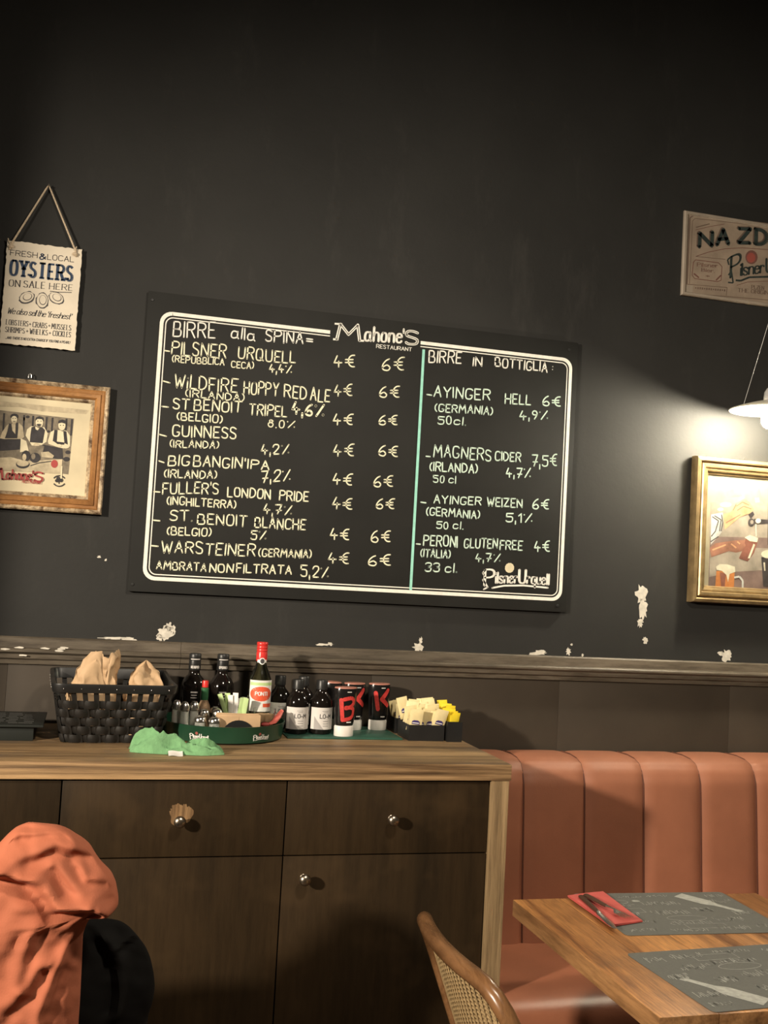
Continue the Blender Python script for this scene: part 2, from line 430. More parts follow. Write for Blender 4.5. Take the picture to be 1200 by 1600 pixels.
# bare plaster where the paint has come off
def blob(mb, cx, cy, rx, ry, n=22, j=.45, seed=0):
    rnd = random.Random(seed); pts = []
    for k in range(n):
        t = 2*PI*k/n; q = 1+rnd.uniform(-j, j*.5); pts.append((cx+rx*q*math.cos(t), cy+ry*q*math.sin(t)))
    ppoly(mb, pts, 0, 2, 0)
for k, blobs in enumerate([
    [(258, 990, 13, 11), (264, 980, 8, 7), (250, 996, 7, 5), (271, 985, 4, 8)], [(178, 997, 22, 2), (200, 999, 15, 3)], [(653, 1011, 8, 7), (657, 1001, 3, 6)],
    [(843, 1020, 13, 4), (832, 1022, 6, 2)], [(888, 1018, 4, 6), (893, 1007, 2, 2), (910, 1024, 2, 3)],
    [(1002, 930, 9, 16), (1005, 950, 7, 18), (1000, 972, 5, 8), (1008, 1000, 4, 6)], [(1135, 1024, 9, 10), (1126, 1021, 5, 4)], [(505, 1007, 15, 2), (516, 1006, 4, 3)], [(155, 870, 3, 2), (165, 875, 2, 2)]]):
    mb = MB()
    for i, b in enumerate(blobs): blob(mb, *b, seed=k*10+i)
    o = mb.build('plaster_patch', 'chip', wall, smooth=False, label='bare white plaster where black paint flaked off')
mb = MB()
for k, (x, y) in enumerate([(8, 1014), (36, 1024), (70, 1013), (96, 1014), (101, 1012), (30, 1012), (92, 1017)]):
    rr = random.Random(k); a = at(x, y, Y=-.0385); mb.face([a+Vector((rr.uniform(.8, 1.2)*.012*math.cos(t*PI/4), -.0004, rr.uniform(.5, 1.2)*.003*math.sin(t*PI/4))) for t in range(8)])
mb.build('plaster_patch', 'chip', rail, smooth=False)

# ================================================================== chalkboard
BY = -.016
bx0, bx1, bz0, bz1 = .104, 1.450, 1.418, 2.278
board = thing('chalkboard', 'large black beer menu chalkboard with white rounded border in middle of wall', 'chalkboard', ((bx0+bx1)/2, 0, bz0))
MB().box(bx0, bx1, BY, -.004, bz0, bz1, .0015).build('panel', 'board', board)
for x in (bx0+.012, bx1-.03):
    for z in (bz0+.02, bz1-.025):
        mb = MB(); mb.lathe([(0, .0025), (.004, .002), (.005, 0)], 10)
        for v in mb.b.verts: v.co = Vector((x+v.co.x, BY-v.co.z, z+v.co.y))
        mb.build('screw', 'blackm', board)
# printed border: thick outer line and thin inner line, gap under the logo
def rr(x0, x1, z0, z1, r, n=6):
    o = []
    for cx, cz, a in ((x1-r, z1-r, 0), (x0+r, z1-r, PI/2), (x0+r, z0+r, PI), (x1-r, z0+r, 1.5*PI)):
        o += [(cx+r*math.cos(a+PI/2*k/n), cz+r*math.sin(a+PI/2*k/n)) for k in range(n+1)]
    return o
c1, c2, c3, c4 = at(250, 486, Y=BY), at(904, 561, Y=BY), at(223, 905, Y=BY), at(868, 940, Y=BY)
ox0, ox1, oz0, oz1 = (c1.x+c3.x)/2, (c2.x+c4.x)/2, (c3.z+c4.z)/2, (c1.z+c2.z)/2
gx0, gx1 = at(516, 515, Y=BY).x, at(657, 538, Y=BY).x
mb = MB()
for ins, wd in ((0, .0105), (.0155, .0030)):
    a = rr(ox0+ins, ox1-ins, oz0+ins, oz1-ins, .034-ins*.8); b = rr(ox0+ins+wd, ox1-ins-wd, oz0+ins+wd, oz1-ins-wd, .034-ins*.8-wd*.8)
    n = len(a)
    for k in range(n):
        p, q, r_, s_ = a[k], a[(k+1) % n], b[(k+1) % n], b[k]
        P = lambda t: Vector((t[0], BY-.0006, t[1]))
        if p[1] > oz1-.04 and abs(p[0]-q[0]) > .5:
            for l, h in ((gx1, p[0]), (q[0], gx0)):
                mb.face([P((l, p[1])), P((h, p[1])), P((h, s_[1])), P((l, s_[1]))])
        else: mb.face([P(p), P(q), P(r_), P(s_)])
mb.build('printed_border', 'chalkw', board, smooth=False)
mb = MB(); a = at(662, 546, Y=BY); b = at(641.5, 922, Y=BY); o = Vector((0, -.0007, 0)); t = Vector((.0042, 0, 0))
mb.face([a-t+o, a+t+o, b+t+o, b-t+o]); mb.build('divider_line', 'turq', board, smooth=False)
def entry(mat, items, wv=.135, part=None):
    groups = {}
    for it in items:
        t = it[0]
        nm = part or ('price' if '€' in t else 'strength' if '%' in t else 'origin' if ('(' in t or ')' in t) else 'volume' if 'cl' in t else 'dash' if t == '-' else 'beer_name')
        key = (nm, t) if nm in ('price', 'strength', 'volume', 'menu_heading') else nm
        groups.setdefault(key, []).append(it)
    for key, its in groups.items():
        mb = MB()
        for it in its:
            s, p0, p1, h = it[:4]
            wtext(mb, s, p0, p1, h, BY, 2, wv=it[4] if len(it) > 4 else wv*min(1.22, 16/h), jit=.45, gap=2.5)
        mb.build(key if isinstance(key, str) else key[0], mat, board, smooth=False)
entry('chalkw', [('BIRRE', (270.4, 525), (335.6, 528), 24), ('alla', (361, 527), (398, 532), 17), ('SPINA', (415, 533.5), (473, 537), 18), ('=', (479, 537), (488, 538), 14)], part='menu_heading')
L4 = [((522, 574), (553.5, 574), 18), ((522, 619), (549.5, 618), 17), ((520.5, 663), (550, 663), 16), ((521, 711.5), (552, 711.5), 18), ((520, 757.5), (549, 757), 17), ((519, 795.5), (549.5, 795), 17), ((516, 842.5), (544.5, 842.5), 17), ((513, 880), (544, 880), 16)]
L6 = [((597, 579), (630, 579), 19), ((593, 621), (623, 621), 17), ((592, 663.5), (620, 663), 15), ((591.5, 712.5), (620.5, 714), 16), ((584, 760), (613, 760.5), 16), ((587.5, 795), (615, 795), 15), ((580, 847), (609, 847), 17), ((575.5, 883), (609.5, 883), 16)]
EN = [
 [('-', (257, 554), (264, 555), 16), ('PILSNER', (268, 553), (352.5, 560), 20), ('URQUELL', (372, 560), (461, 567.5), 18), ('(REPUBBLICA', (269, 565.5), (350, 570.5), 10), ('CECA)', (361.5, 574), (396, 576), 10), ('4,4%', (421, 581), (455, 582.5), 12)],
 [('-', (254, 600), (265, 603), 14), ('WiLDFIRE', (272.5, 606), (370, 614), 20), ('HOPPY', (381, 614.5), (434, 619), 19), ('RED', (444, 620), (478, 625.5), 19), ('ALE', (485, 625.5), (514.5, 628.5), 19), ('(IRLANDA)', (290, 620), (381, 627), 11), ('4,6%', (456.5, 647), (504.5, 650), 18, .18)],
 [('-', (253, 641), (262.5, 642), 14), ('ST', (270.5, 638.5), (295, 640.5), 16), ('BENOIT', (303, 641), (376.5, 644), 16), ('TRIPEL', (389.5, 647), (447.5, 651), 16), ('(BELGIO)', (276.5, 656), (346.5, 661), 12), ('8.0%', (419, 667), (459.5, 669), 11)],
 [('-', (248, 683), (259.5, 686), 14), ('GUINNESS', (269.5, 681), (368, 686), 17), ('(IRLANDA)', (265.5, 698.5), (341, 700.5), 11), ('4,2%', (408.5, 709.5), (450.5, 708.5), 15)],
 [('-', (248, 726), (255.5, 728.5), 14), ('BIG', (262.5, 728), (295.5, 728), 16), ("BANGIN'", (302, 728.5), (382, 731.5), 16), ('IPA', (387, 732), (420, 733.5), 14), ('(IRLANDA)', (256.5, 746), (338, 747.5), 12), ('7,2%', (408.5, 753.5), (452.5, 750.5), 17)],
 [('-', (240.5, 774), (249.5, 774.7), 14), ("FULLER'S", (254, 771), (340.5, 771.5), 17), ('LONDON', (355.5, 775.5), (422, 780), 14), ('PRIDE', (436.5, 781.5), (481, 784), 15), ('(INGHILTERRA)', (261, 788), (368, 794), 12), ('4,7%', (411.5, 803), (454.5, 803.5), 14)],
 [('-', (239.5, 818), (249.5, 819), 14), ('ST.', (265.5, 813.5), (299.5, 813.5), 16), ('BENOIT', (308.5, 818), (384.5, 822.5), 16), ('BLANCHE', (398, 823.5), (476.5, 828.5), 16), ('(BELGIO)', (261, 835), (329, 838), 12), ('5%', (392, 842.5), (414.5, 843.5), 14)],
 [('-', (236, 858.5), (246.5, 859.5), 14), ('WARSTEINER', (252.5, 863), (398, 869), 18), ('(GERMANIA)', (404, 869), (486, 872), 12), ('AMBRATA', (244.5, 889), (321.5, 892.5), 12), ('NON', (327.5, 893), (363.5, 894.5), 13), ('FILTRATA', (369.5, 894.5), (455, 896.5), 13), ('5,2%', (470, 900.5), (512, 902), 17)]]
for e, a, b in zip(EN, L4, L6): entry('chalky', e+[('4€', *a), ('6€', *b)])
entry('chalkw', [('BIRRE', (670, 565.5), (720, 567.5), 18), ('IN', (739, 571), (752.5, 572), 13), ('BOTTIGLIA', (773.5, 572.5), (854.5, 581), 14), (':', (863, 579), (865, 579), 9)], part='menu_heading')
for e in [
 [('-', (667, 621), (674, 622), 13), ('AYINGER', (678, 619), (765, 625), 16), ('HELL', (789, 630), (828.5, 632.5), 15), ('6€', (848, 634.5), (875, 634.5), 15), ('(GERMANIA)', (679.5, 642.5), (769, 648), 12), ('4,9%', (812, 655.5), (855, 655), 13), ('50cl.', (684, 662), (727, 664.5), 12)],
 [('-', (665.5, 717.5), (671.5, 718), 13), ('MAGNERS', (677.5, 713.5), (766.5, 719.5), 18), ('CIDER', (773.5, 719.5), (813, 721), 14), ('7,5€', (831, 727.5), (869, 728), 17), ('(IRLANDA)', (671.5, 735), (745.5, 739), 13), ('4,7%', (791, 745), (828, 746), 14), ('50 cl', (677, 753), (711.5, 755), 11)],
 [('-', (657.5, 790), (665, 791), 13), ('AYINGER', (678, 786), (751, 789.5), 12), ('WEIZEN', (761, 791), (815.5, 792.5), 13), ('6€', (832, 795.5), (856.5, 795.5), 15), ('(GERMANIA)', (666, 805), (749, 810), 12), ('5,1%', (790.5, 816), (830.5, 816), 13), ('50 cl.', (682, 826), (723, 826.5), 11)],
 [('-', (650, 855), (656, 855.5), 13), ('PERONI', (661.5, 851.5), (714, 854.5), 16), ('GLUTEN', (725, 855.5), (776.5, 856.5), 14), ('FREE', (781, 858), (815.5, 859.5), 14), ('4€', (835, 861), (858, 861), 16), ('(ITALIA)', (657, 869.5), (703, 872), 12), ('4,7%', (743, 877), (780.5, 877.5), 12), ('33 cl.', (664, 893), (713, 894), 13)]]:
    entry('chalkg', e)
# logos on the board
def old_logo(mb, p0, p1, h, Y, lay, mi, mi2=None, small=None):
    fn, L = wfn(p0, p1, Y, lay); H = hpx(p0, h, Y)
    kM = .285*L
    def part(txt, u0, wd, hh, dv, a, b, f, m_, **k): write(mb, txt, lambda u, v: f(u+u0*L, v+dv*H), H*hh, wd*L, wv=a, wh=b, mi=m_, **k)
    part('M', .015, .275, 1.0, 0, .20, .11, fn, mi)
    for u, v in ((.0, 0), (.305, 0)): mb.face([fn(u*L-.028*L, v-.03*H), fn(u*L+.036*L, v-.03*H), fn(u*L+.036*L, v+.09*H), fn(u*L-.028*L, v+.09*H)], mi)
    mb.face([fn(-.02*L, .95*H), fn(.07*L, .95*H), fn(.07*L, 1.06*H), fn(-.02*L, 1.06*H)], mi)
    part('ahone', .350, .445, .90, .04, .17, .12, fn, mi, gap=2.7)
    part("'", .815, .01, .85, .05, .16, .16, fn, mi); part('S', .85, .14, .84, -.02, .24, .17, fn, mi)
    if mi2 is not None:
        f2, _ = wfn(p0, p1, Y, lay+.6)
        part('M', .015, .275, 1.0, 0, .045, .03, f2, mi2); part('S', .85, .14, .84, -.02, .05, .05, f2, mi2)
    if small: wtext(mb, 'RESTAURANT', small[0], small[1], small[2], Y, lay, wv=.17, wh=.13, mi=mi)
mb = MB(); old_logo(mb, (524, 531), (653, 538), 25, BY, 2, 0, 1, ((588, 543.5), (643, 549), 5.6))
mb.build('restaurant_logo', ['chalkw', 'boardink'], board, smooth=False)
def script_logo(mb, fn, L, H, mi, mi_seal, sub=None):
    up = lambda u, v: fn(u, v+.10*H*math.sin(PI*min(1, max(0, u/L))))
    write(mb, 'P', lambda u, v: up(u, v-.15*H), H*1.2, L*.14, wv=.17, wh=.1, mi=mi, sub=sub)
    ribbon(mb, [(-.03*L, .3*H), (.0, .1*H), (.05*L, -.28*H), (-.01*L, -.42*H)], .14*H, .1*H, up, mi, sub=sub)
    ribbon(mb, [(.0, 1.0*H), (-.035*L, .8*H), (-.01*L, .62*H)], .13*H, .1*H, up, mi, sub=sub)
    write(mb, 'ilsner', lambda u, v: up(u+.17*L, v), H*.82, L*.33, wv=.19, wh=.11, mi=mi, gap=2.5, sub=sub)
    write(mb, 'U', lambda u, v: up(u+.525*L, v), H*1.02, L*.10, wv=.2, wh=.1, mi=mi, sub=sub)
    write(mb, 'rquell', lambda u, v: up(u+.65*L, v), H*.82, L*.34, wv=.19, wh=.11, mi=mi, gap=2.5, sub=sub)
    ribbon(mb, [(.12*L, -.34*H), (.3*L, -.2*H), (.6*L, -.17*H), (.98*L, -.22*H)], .13*H, .13*H, up, mi, sub=sub)
    if mi_seal is not None:
        for k, (r, m_) in enumerate(((.36, mi_seal),)):
            mb.face([fn(.37*L+r*H*(1+.06*(i % 2))*math.cos(2*PI*i/24), 1.22*H+r*H*(1+.06*(i % 2))*math.sin(2*PI*i/24)) for i in range(24)], m_)
mb = MB(); fn, L = wfn((757, 912), (858, 914), BY, 2); script_logo(mb, fn, L, hpx((757, 912), 21, BY), 0, 1)
mb.build('brewery_logo', ['chalkw', 'sepiaw'], board, smooth=False)

# ================================================================== oyster sign
OY = -.014
sg = thing('hanging_sign', 'cream tin sign reading OYSTERS hanging by rope from a nail', 'sign', (-.19, 0, 2.08))
sx0, sx1, sz0, sz1 = at(9, 450, Y=OY).x-.005, at(124, 450, Y=OY).x, at(118, 550, Y=OY).z+.004, at(128, 390, Y=OY).z
mb = MB(); rnd = random.Random(3); out = []
def edge(a, b, n, nx, nz):
    for k in range(n):
        t = k/n; j = rnd.uniform(-.0016, .0010); out.append((a[0]+(b[0]-a[0])*t+nx*j, a[1]+(b[1]-a[1])*t+nz*j))
edge((sx0, sz0), (sx1, sz0), 26, 0, 1); edge((sx1, sz0), (sx1, sz1), 36, 1, 0); edge((sx1, sz1), (sx0, sz1), 26, 0, 1); edge((sx0, sz1), (sx0, sz0), 36, 1, 0)
mb.prism(out, lambda u, v, w_: Vector((u, w_, v)), OY, OY+.004); mb.build('panel', 'cream', sg, smooth=False)
nail = at(76, 291, Y=-.012)
mb = MB(); a = at(18, 384, Y=OY); b = at(118, 396, Y=OY)
mb.tube([a+Vector((-.004, -.004, -.012)), a+Vector((0, -.003, .006)), nail+Vector((-.006, .002, -.008)), nail+Vector((0, .001, .004)), nail+Vector((.006, .002, -.008)), b+Vector((0, -.003, .006)), b+Vector((.002, -.004, -.01))], .0026, 8)
for p, d in ((a, -1), (b, 1)):
    mb.ball(p+Vector((-.001, -.005, -.003)), .006, sc=(1.3, .7, .9)); mb.tube([p+Vector((0, -.004, 0)), p+Vector((d*.004-.004, -.006, .012)), p+Vector((d*.006-.004, -.005, .018))], .0016, 6)
mb.build('rope', 'rope', sg)
mb = MB(); mb.tube([nail+Vector((0, .013, 0)), nail+Vector((0, -.006, .001))], .0018, 8); mb.build('nail', 'steel', sg)
mb = MB(); Y = OY
wtext(mb, 'FRESH', (16, 398.5), (58, 403), 8, Y, wv=.13, mi=0); wtext(mb, '&', (62, 405), (71, 406), 9, Y, wv=.2, mi=1); wtext(mb, 'LOCAL', (74, 405.5), (115, 409.5), 8, Y, wv=.13, mi=0)
wtext(mb, 'OYSTERS', (16, 429.5), (112, 439), 23, Y, wv=.20, wh=.14, mi=1, serif=True, gap=3.4)
wtext(mb, 'ON SALE', (14, 447), (70, 451), 10, Y, wv=.16, wh=.07, mi=0, serif=True, gap=2.6); wtext(mb, 'HERE', (77, 451.5), (113, 454), 9, Y, wv=.14, wh=.07, mi=0, serif=True, gap=2.6)
pline(mb, [(78, 455), (90, 456.5), (112, 457)], 1.2, Y, 1, 0)
for cx, cy, rx, ry, ro in ((42, 465, 13, 9, -.35), (66, 470, 10, 13, 0), (88, 466, 13, 9, .5)):
    ppoly(mb, [(x+random.uniform(-.9, .9), y+random.uniform(-.9, .9)) for x, y in ell(cx, cy, rx, ry, 22, rot=ro)], Y, 1, 0)
    ppoly(mb, ell(cx, cy-.6, rx*.86, ry*.86, 20, rot=ro), Y, 2, 2)
    ppoly(mb, ell(cx+1, cy-1, rx*.58, ry*.60, 18, rot=ro), Y, 3, 0); ppoly(mb, ell(cx+1, cy-1.4, rx*.5, ry*.53, 18, rot=ro), Y, 4, 2)
wtext(mb, "We also sell the 'freshest'", (11.3, 489.5), (110, 499), 9, Y, wv=.14, wh=.09, mi=0, slant=.28, gap=1.3, space=2.6)
for t, p, q in (('LOBSTERS', (9.5, 507), (43.5, 510)), ('CRABS', (51, 511), (73, 513)), ('MUSSELS', (80.5, 513.5), (110.5, 516.5)), ('SHRIMPS', (8.5, 518.5), (38, 521)), ('WHELKS', (46.5, 521.5), (74, 524)), ('COCKLES', (82.5, 524.5), (110, 527))):
    wtext(mb, t, p, q, 8, Y, wv=.14, wh=.07, mi=0, serif=True, gap=3.0)
for x, y in ((47, 506.5), (77, 509), (42.5, 517.5), (78, 520.5)): ppoly(mb, [(x+(2.4 if k % 2 == 0 else .9)*math.cos(PI*k/4), y+(2.4 if k % 2 == 0 else .9)*math.sin(PI*k/4)) for k in range(8)], Y, 1, 0)
wtext(mb, '...AND THERE IS NO EXTRA CHARGE IF YOU FIND A PEARL!', (8.5, 529), (109, 537), 3.6, Y, wv=.2, mi=0, slant=.1, gap=2.5)
mb.build('printed_lettering', ['ink', 'navy', 'cream'], sg, smooth=False)

# ================================================================== framed pictures
def frame_mesh(x0, x1, z0, z1, prof, mi=0):
    """prof: list of (inset, y); one mitred moulding"""
    mb = MB(); rings = []
    for ins, y in prof: rings.append([mb.b.verts.new(Vector(p)) for p in ((x0+ins, y, z0+ins), (x1-ins, y, z0+ins), (x1-ins, y, z1-ins), (x0+ins, y, z1-ins))])
    n = len(rings)
    for i in range(n):
        a, b = rings[i], rings[(i+1) % n]
        for k in range(4):
            f = mb.b.faces.new((a[k], a[(k+1) % 4], b[(k+1) % 4], b[k]))
    return mb
fx1, fz0, fz1 = (at(175, 606, Y=-.02).x+at(156, 806, Y=-.02).x)/2, 1.628, 1.988
fx0 = fx1-.52
pf = thing('picture_frame', 'wooden framed vintage photograph of men in waistcoats at left edge', 'picture frame', ((fx0+fx1)/2, 0, fz0))
frame_mesh(fx0, fx1, fz0, fz1, [(0, -.003), (0, -.020), (.004, -.024), (.009, -.021), (.012, -.019), (.012, -.006), (.01, -.003)]).build('outer_rim', 'distress', pf, ang=30)
frame_mesh(fx0+.0115, fx1-.0115, fz0+.0115, fz1-.0115, [(0, -.004), (0, -.019), (.004, -.021), (.011, -.019), (.013, -.022), (.022, -.023), (.026, -.019), (.028, -.016), (.028, -.004)]).build('moulding', 'oak', pf, ang=30)
frame_mesh(fx0+.039, fx1-.039, fz0+.039, fz1-.039, [(0, -.004), (0, -.015), (.006, -.016), (.010, -.011), (.010, -.004)]).build('inner_rim', 'distress', pf, ang=30)
PY = -.0085
mb = MB(); mb.box(fx0+.045, fx1-.045, PY, -.004, fz0+.045, fz1-.045)
def Z8(p): return [(x/9.23, 620+y/9.23) for x, y in p]
def Q(p, lay, mi): ppoly(mb, Z8(p), PY, lay, mi)
Q([(-900, 40), (0, 60), (1290, 195), (1240, 250), (600, 210), (300, 150), (-900, 120)], 1, 1)
Q([(-900, 90), (1065, 315), (985, 1120), (880, 1105), (-900, 900)], 2, 2)
for x in (60, 350, 480, 675, 760, 960, 1040): Q([(x-14, 230+x*.09), (x+14, 232+x*.09), (x-4, 560), (x-30, 560)], 3, 3)
for x, y, s_ in ((330, 320, 40), (400, 290, 30), (290, 420, 30), (700, 500, 26), (990, 500, 30), (960, 900, 50), (980, 800, 40), (930, 1000, 40)): Q(ell(x, y, s_, s_*.7, 10), 3, 2 if x % 20 else 3)
Q([(-900, 620), (60, 590), (300, 610), (290, 760), (40, 780), (-900, 790)], 3, 3)
Q([(630, 690), (900, 745), (915, 905), (600, 870), (560, 740)], 3, 3); Q([(400, 700), (640, 710), (600, 860), (420, 780)], 4, 2)
Q([(590, 800), (700, 790), (780, 850), (760, 885), (600, 870)], 5, 4)
for ox in (-470, 0):      # seated man with open waistcoat
    Q([(x+ox, y) for x, y in ((100, 410), (150, 380), (280, 380), (330, 430), (350, 580), (310, 610), (60, 610), (0, 600), (30, 510))], 4, 4)
    Q([(x+ox, y) for x, y in ((130, 385), (265, 375), (262, 480), (250, 600), (70, 600), (105, 500))], 5, 3)
    Q([(x+ox, y) for x, y in ((165, 390), (225, 385), (222, 540), (180, 490))], 6, 4)
    Q(ell(205+ox, 325, 46, 70), 6, 4); Q(ell(207+ox, 285, 58, 42), 7, 3); Q(ell(205+ox, 325, 42, 48), 8, 5); Q([(x+ox, y) for x, y in ((185, 350), (228, 350), (222, 366), (190, 366))], 9, 2)
    for ex in (188, 224): Q(ell(ex+ox, 312, 9, 6, 8), 9, 3)
Q([(390, 470), (450, 425), (640, 440), (690, 530), (670, 650), (590, 700), (460, 705), (370, 560)], 4, 5)
Q([(455, 440), (520, 420), (610, 440), (650, 480), (615, 670), (430, 655), (440, 540)], 5, 3); Q([(505, 430), (575, 440), (545, 485), (515, 470)], 6, 5)
Q(ell(568, 370, 54, 78), 6, 5); Q([(510, 350), (520, 300), (570, 280), (625, 300), (628, 360), (605, 325), (540, 320)], 7, 3); Q(ell(562, 405, 36, 14), 7, 3); Q(ell(560, 432, 28, 20), 7, 2)
for ex in (545, 592): Q(ell(ex, 352, 10, 6, 8), 8, 3)
Q([(480, 690), (520, 660), (590, 690), (560, 710), (500, 710)], 7, 4)
Q([(730, 510), (790, 475), (960, 490), (1010, 560), (1010, 720), (920, 745), (840, 730), (700, 680), (690, 640)], 4, 5)
Q([(785, 475), (832, 480), (820, 655), (760, 640)], 5, 3); Q([(912, 490), (958, 500), (978, 690), (930, 670)], 5, 3); Q([(832, 485), (914, 492), (922, 655), (820, 640)], 5, 6)
Q(ell(893, 415, 52, 70), 6, 5); Q([(838, 385), (845, 345), (900, 328), (962, 350), (960, 395), (890, 375)], 7, 3); Q([(850, 470), (900, 490), (930, 470), (900, 500)], 7, 3)
for ex in (872, 915): Q(ell(ex, 412, 10, 6, 8), 7, 3)
Q([(770, 640), (930, 660), (925, 690), (840, 690)], 6, 3); Q(ell(950, 720, 50, 26), 7, 5); Q(ell(850, 705, 40, 22), 7, 5)
Q([(300, 600), (380, 640), (415, 780), (290, 800)], 6, 5); Q(ell(375, 850, 62, 76), 6, 3); Q(ell(352, 870, 30, 48), 7, 4); Q(ell(505, 880, 78, 74), 6, 3); Q(ell(480, 860, 30, 44), 7, 2)
Q([(-900, 930), (160, 870), (380, 930), (900, 900), (885, 1110), (-900, 1010)], 5, 1); Q(ell(330, 975, 100, 60), 6, 3); Q(ell(330, 960, 88, 44), 7, 4)
pline(mb, Z8([(440, 995), (560, 955), (740, 930)]), 1.4, PY, 7, 3); Q(ell(785, 968, 50, 58), 7, 7); pline(mb, Z8([(890, 1000), (882, 1180)]), 2.4, PY, 7, 5)
old_logo(mb, (-22, 748), (67, 752), 17, PY, 9, 7, None, ((35, 754), (65, 756.5), 5))
for p in (ell(91, 747.5, 3, 3), ell(95.5, 750.5, 3, 3)): ppoly(mb, p, PY, 6, 3)
ppoly(mb, ell(89, 751, 3, 2.7), PY, 6, 3); pline(mb, [(92.3, 751), (92, 756)], 1.3, PY, 6, 3)
for a0, cy in ((PI*1.15, 751), (.15*PI, 752)):
    pline(mb, [(92.5+9.5*math.cos(a0+.7*PI*k/8), cy+7.8*math.sin(a0+.7*PI*k/8)) for k in range(9)], 1.8, PY, 6, 3)
mb.build('photograph', ['paper', 'sepia', 'sepiam', 'sepiad', 'sepia', 'sepiaw', 'sepiaw', 'logored'], pf, smooth=False)
def hook(px, py, Y, parent):
    mb = MB(); p = at(px, py, Y=Y); k = .004
    mb.tube([p+Vector((-k, 0, -.006)), p+Vector((-k, 0, .002)), p+Vector((0, 0, .006)), p+Vector((k, 0, .002)), p+Vector((k, 0, -.006))], .0013, 6)
    mb.build('hanging_ring', 'steel', parent)
hook(47, 587, -.012, pf)

gx_0, gz0, gz1 = at(1083, 830, Y=-.03).x, 1.472, 1.950
gf = thing('painting', 'gilt framed painting of hands pouring beer below the lamp', 'painting', (gx_0+.31, 0, gz0))
X0, X1 = gx_0, gx_0+.62
frame_mesh(X0, X1, gz0, gz1, [(0, -.006), (0, -.030), (.003, -.040), (.012, -.043), (.016, -.040), (.016, -.010), (.01, -.006)]).build('outer_moulding', 'gold', gf, ang=25)
frame_mesh(X0+.0155, X1-.0155, gz0+.0155, gz1-.0155, [(0, -.010), (0, -.030), (.005, -.032), (.007, -.030), (.007, -.010)]).build('groove', 'golddark', gf, ang=25)
frame_mesh(X0+.022, X1-.022, gz0+.022, gz1-.022, [(0, -.008), (0, -.036), (.004, -.040), (.012, -.038), (.016, -.030), (.019, -.032), (.024, -.030), (.026, -.024), (.031, -.022), (.034, -.016), (.034, -.008)]).build('inner_moulding', 'gold', gf, ang=25)
PY = -.014
mb = MB(); mb.box(X0+.05, X1-.05, PY, -.008, gz0+.05, gz1-.05, mi=0)
def Q(p, lay, mi): ppoly(mb, [(1080+x/6.15, 700+y/6.15) for x, y in p], PY, lay, mi)
cl = lambda p: p
Q([(185, 520), (1500, 560), (1500, 900), (170, 860)], 1, 2); Q([(180, 850), (1500, 880), (1500, 1400), (162, 1364)], 2, 1)
Q([(180, 1000), (640, 960), (1500, 1000), (1500, 1130), (400, 1190), (172, 1240)], 3, 2)
Q([(325, 420), (395, 395), (400, 350), (425, 350), (430, 390), (490, 460), (330, 480)], 2, 2); Q([(510, 415), (585, 410), (585, 500), (515, 500)], 2, 2); Q([(620, 500), (648, 375), (680, 480), (690, 540), (620, 545)], 3, 2)
Q([(610, 480), (650, 478), (655, 520), (615, 525)], 4, 5); Q(ell(330, 545, 55, 24), 3, 5); Q(ell(280, 590, 30, 16), 3, 5)
Q([(190, 640), (300, 620), (308, 700), (290, 810), (240, 870), (185, 930)], 4, 3)
for a in ([(200, 660), (260, 700), (230, 800), (190, 850)], [(220, 650), (285, 690), (270, 800)], [(185, 900), (260, 850)], [(290, 640), (300, 720), (285, 800)]): pline(mb, [(1080+x/6.15, 700+y/6.15) for x, y in a], 1.6, PY, 5, 6)
Q([(305, 635), (380, 615), (430, 530), (510, 485), (560, 520), (598, 590), (560, 630), (470, 660), (400, 720), (318, 785)], 5, 4)
for a in ([(430, 560), (490, 520), (555, 550)], [(440, 600), (500, 560), (575, 585)], [(330, 720), (400, 680), (470, 640)], [(400, 600), (430, 540)]): pline(mb, [(1080+x/6.15, 700+y/6.15) for x, y in a], 1.5, PY, 6, 8)
Q([(545, 640), (590, 610), (605, 640), (570, 680)], 6, 6); Q(ell(575, 715, 32, 38), 6, 6); Q(ell(580, 712, 16, 20), 7, 2); Q([(600, 680), (740, 690), (740, 725), (600, 730)], 6, 6); Q(ell(640, 700, 26, 24), 7, 5); Q([(735, 530), (1000, 520), (1000, 960), (730, 930)], 5, 6); Q(ell(900, 700, 110, 60), 6, 2)
pline(mb, [(1080+x/6.15, 700+y/6.15) for x, y in ((618, 730), (622, 850))], 1.6, PY, 6, 5)
Q([(175, 960), (230, 915), (400, 890), (520, 880), (560, 900), (530, 980), (430, 1005), (360, 990), (190, 1050)], 5, 8)
for a in ([(200, 980), (330, 930)], [(380, 920), (430, 960)], [(440, 900), (500, 950)]): pline(mb, [(1080+x/6.15, 700+y/6.15) for x, y in a], 2.2, PY, 6, 4)
Q([(520, 870), (640, 890), (600, 1010), (540, 1090), (455, 1060), (500, 960)], 6, 9); Q([(595, 920), (610, 930), (560, 1060), (540, 1060)], 7, 5); Q([(510, 860), (560, 835), (640, 865), (630, 905), (560, 895)], 7, 5); Q(ell(490, 935, 30, 24), 7, 8)
Q([(240, 1180), (415, 1190), (405, 1378), (225, 1368)], 6, 7); Q([(270, 1190), (330, 1210), (320, 1330), (285, 1330)], 7, 9)
Q([(235, 1140), (270, 1115), (340, 1118), (415, 1140), (420, 1190), (365, 1210), (350, 1290), (335, 1220), (290, 1180), (240, 1170)], 8, 5); pline(mb, [(1080+x/6.15, 700+y/6.15) for x, y in ((410, 1245), (460, 1235), (492, 1275), (490, 1375))], 3.0, PY, 7, 3)
Q([(670, 1050), (830, 1040), (815, 1340), (690, 1330)], 6, 6); Q(ell(750, 1020, 82, 42), 7, 5); Q([(690, 1100), (705, 1100), (710, 1180), (698, 1180)], 7, 5)
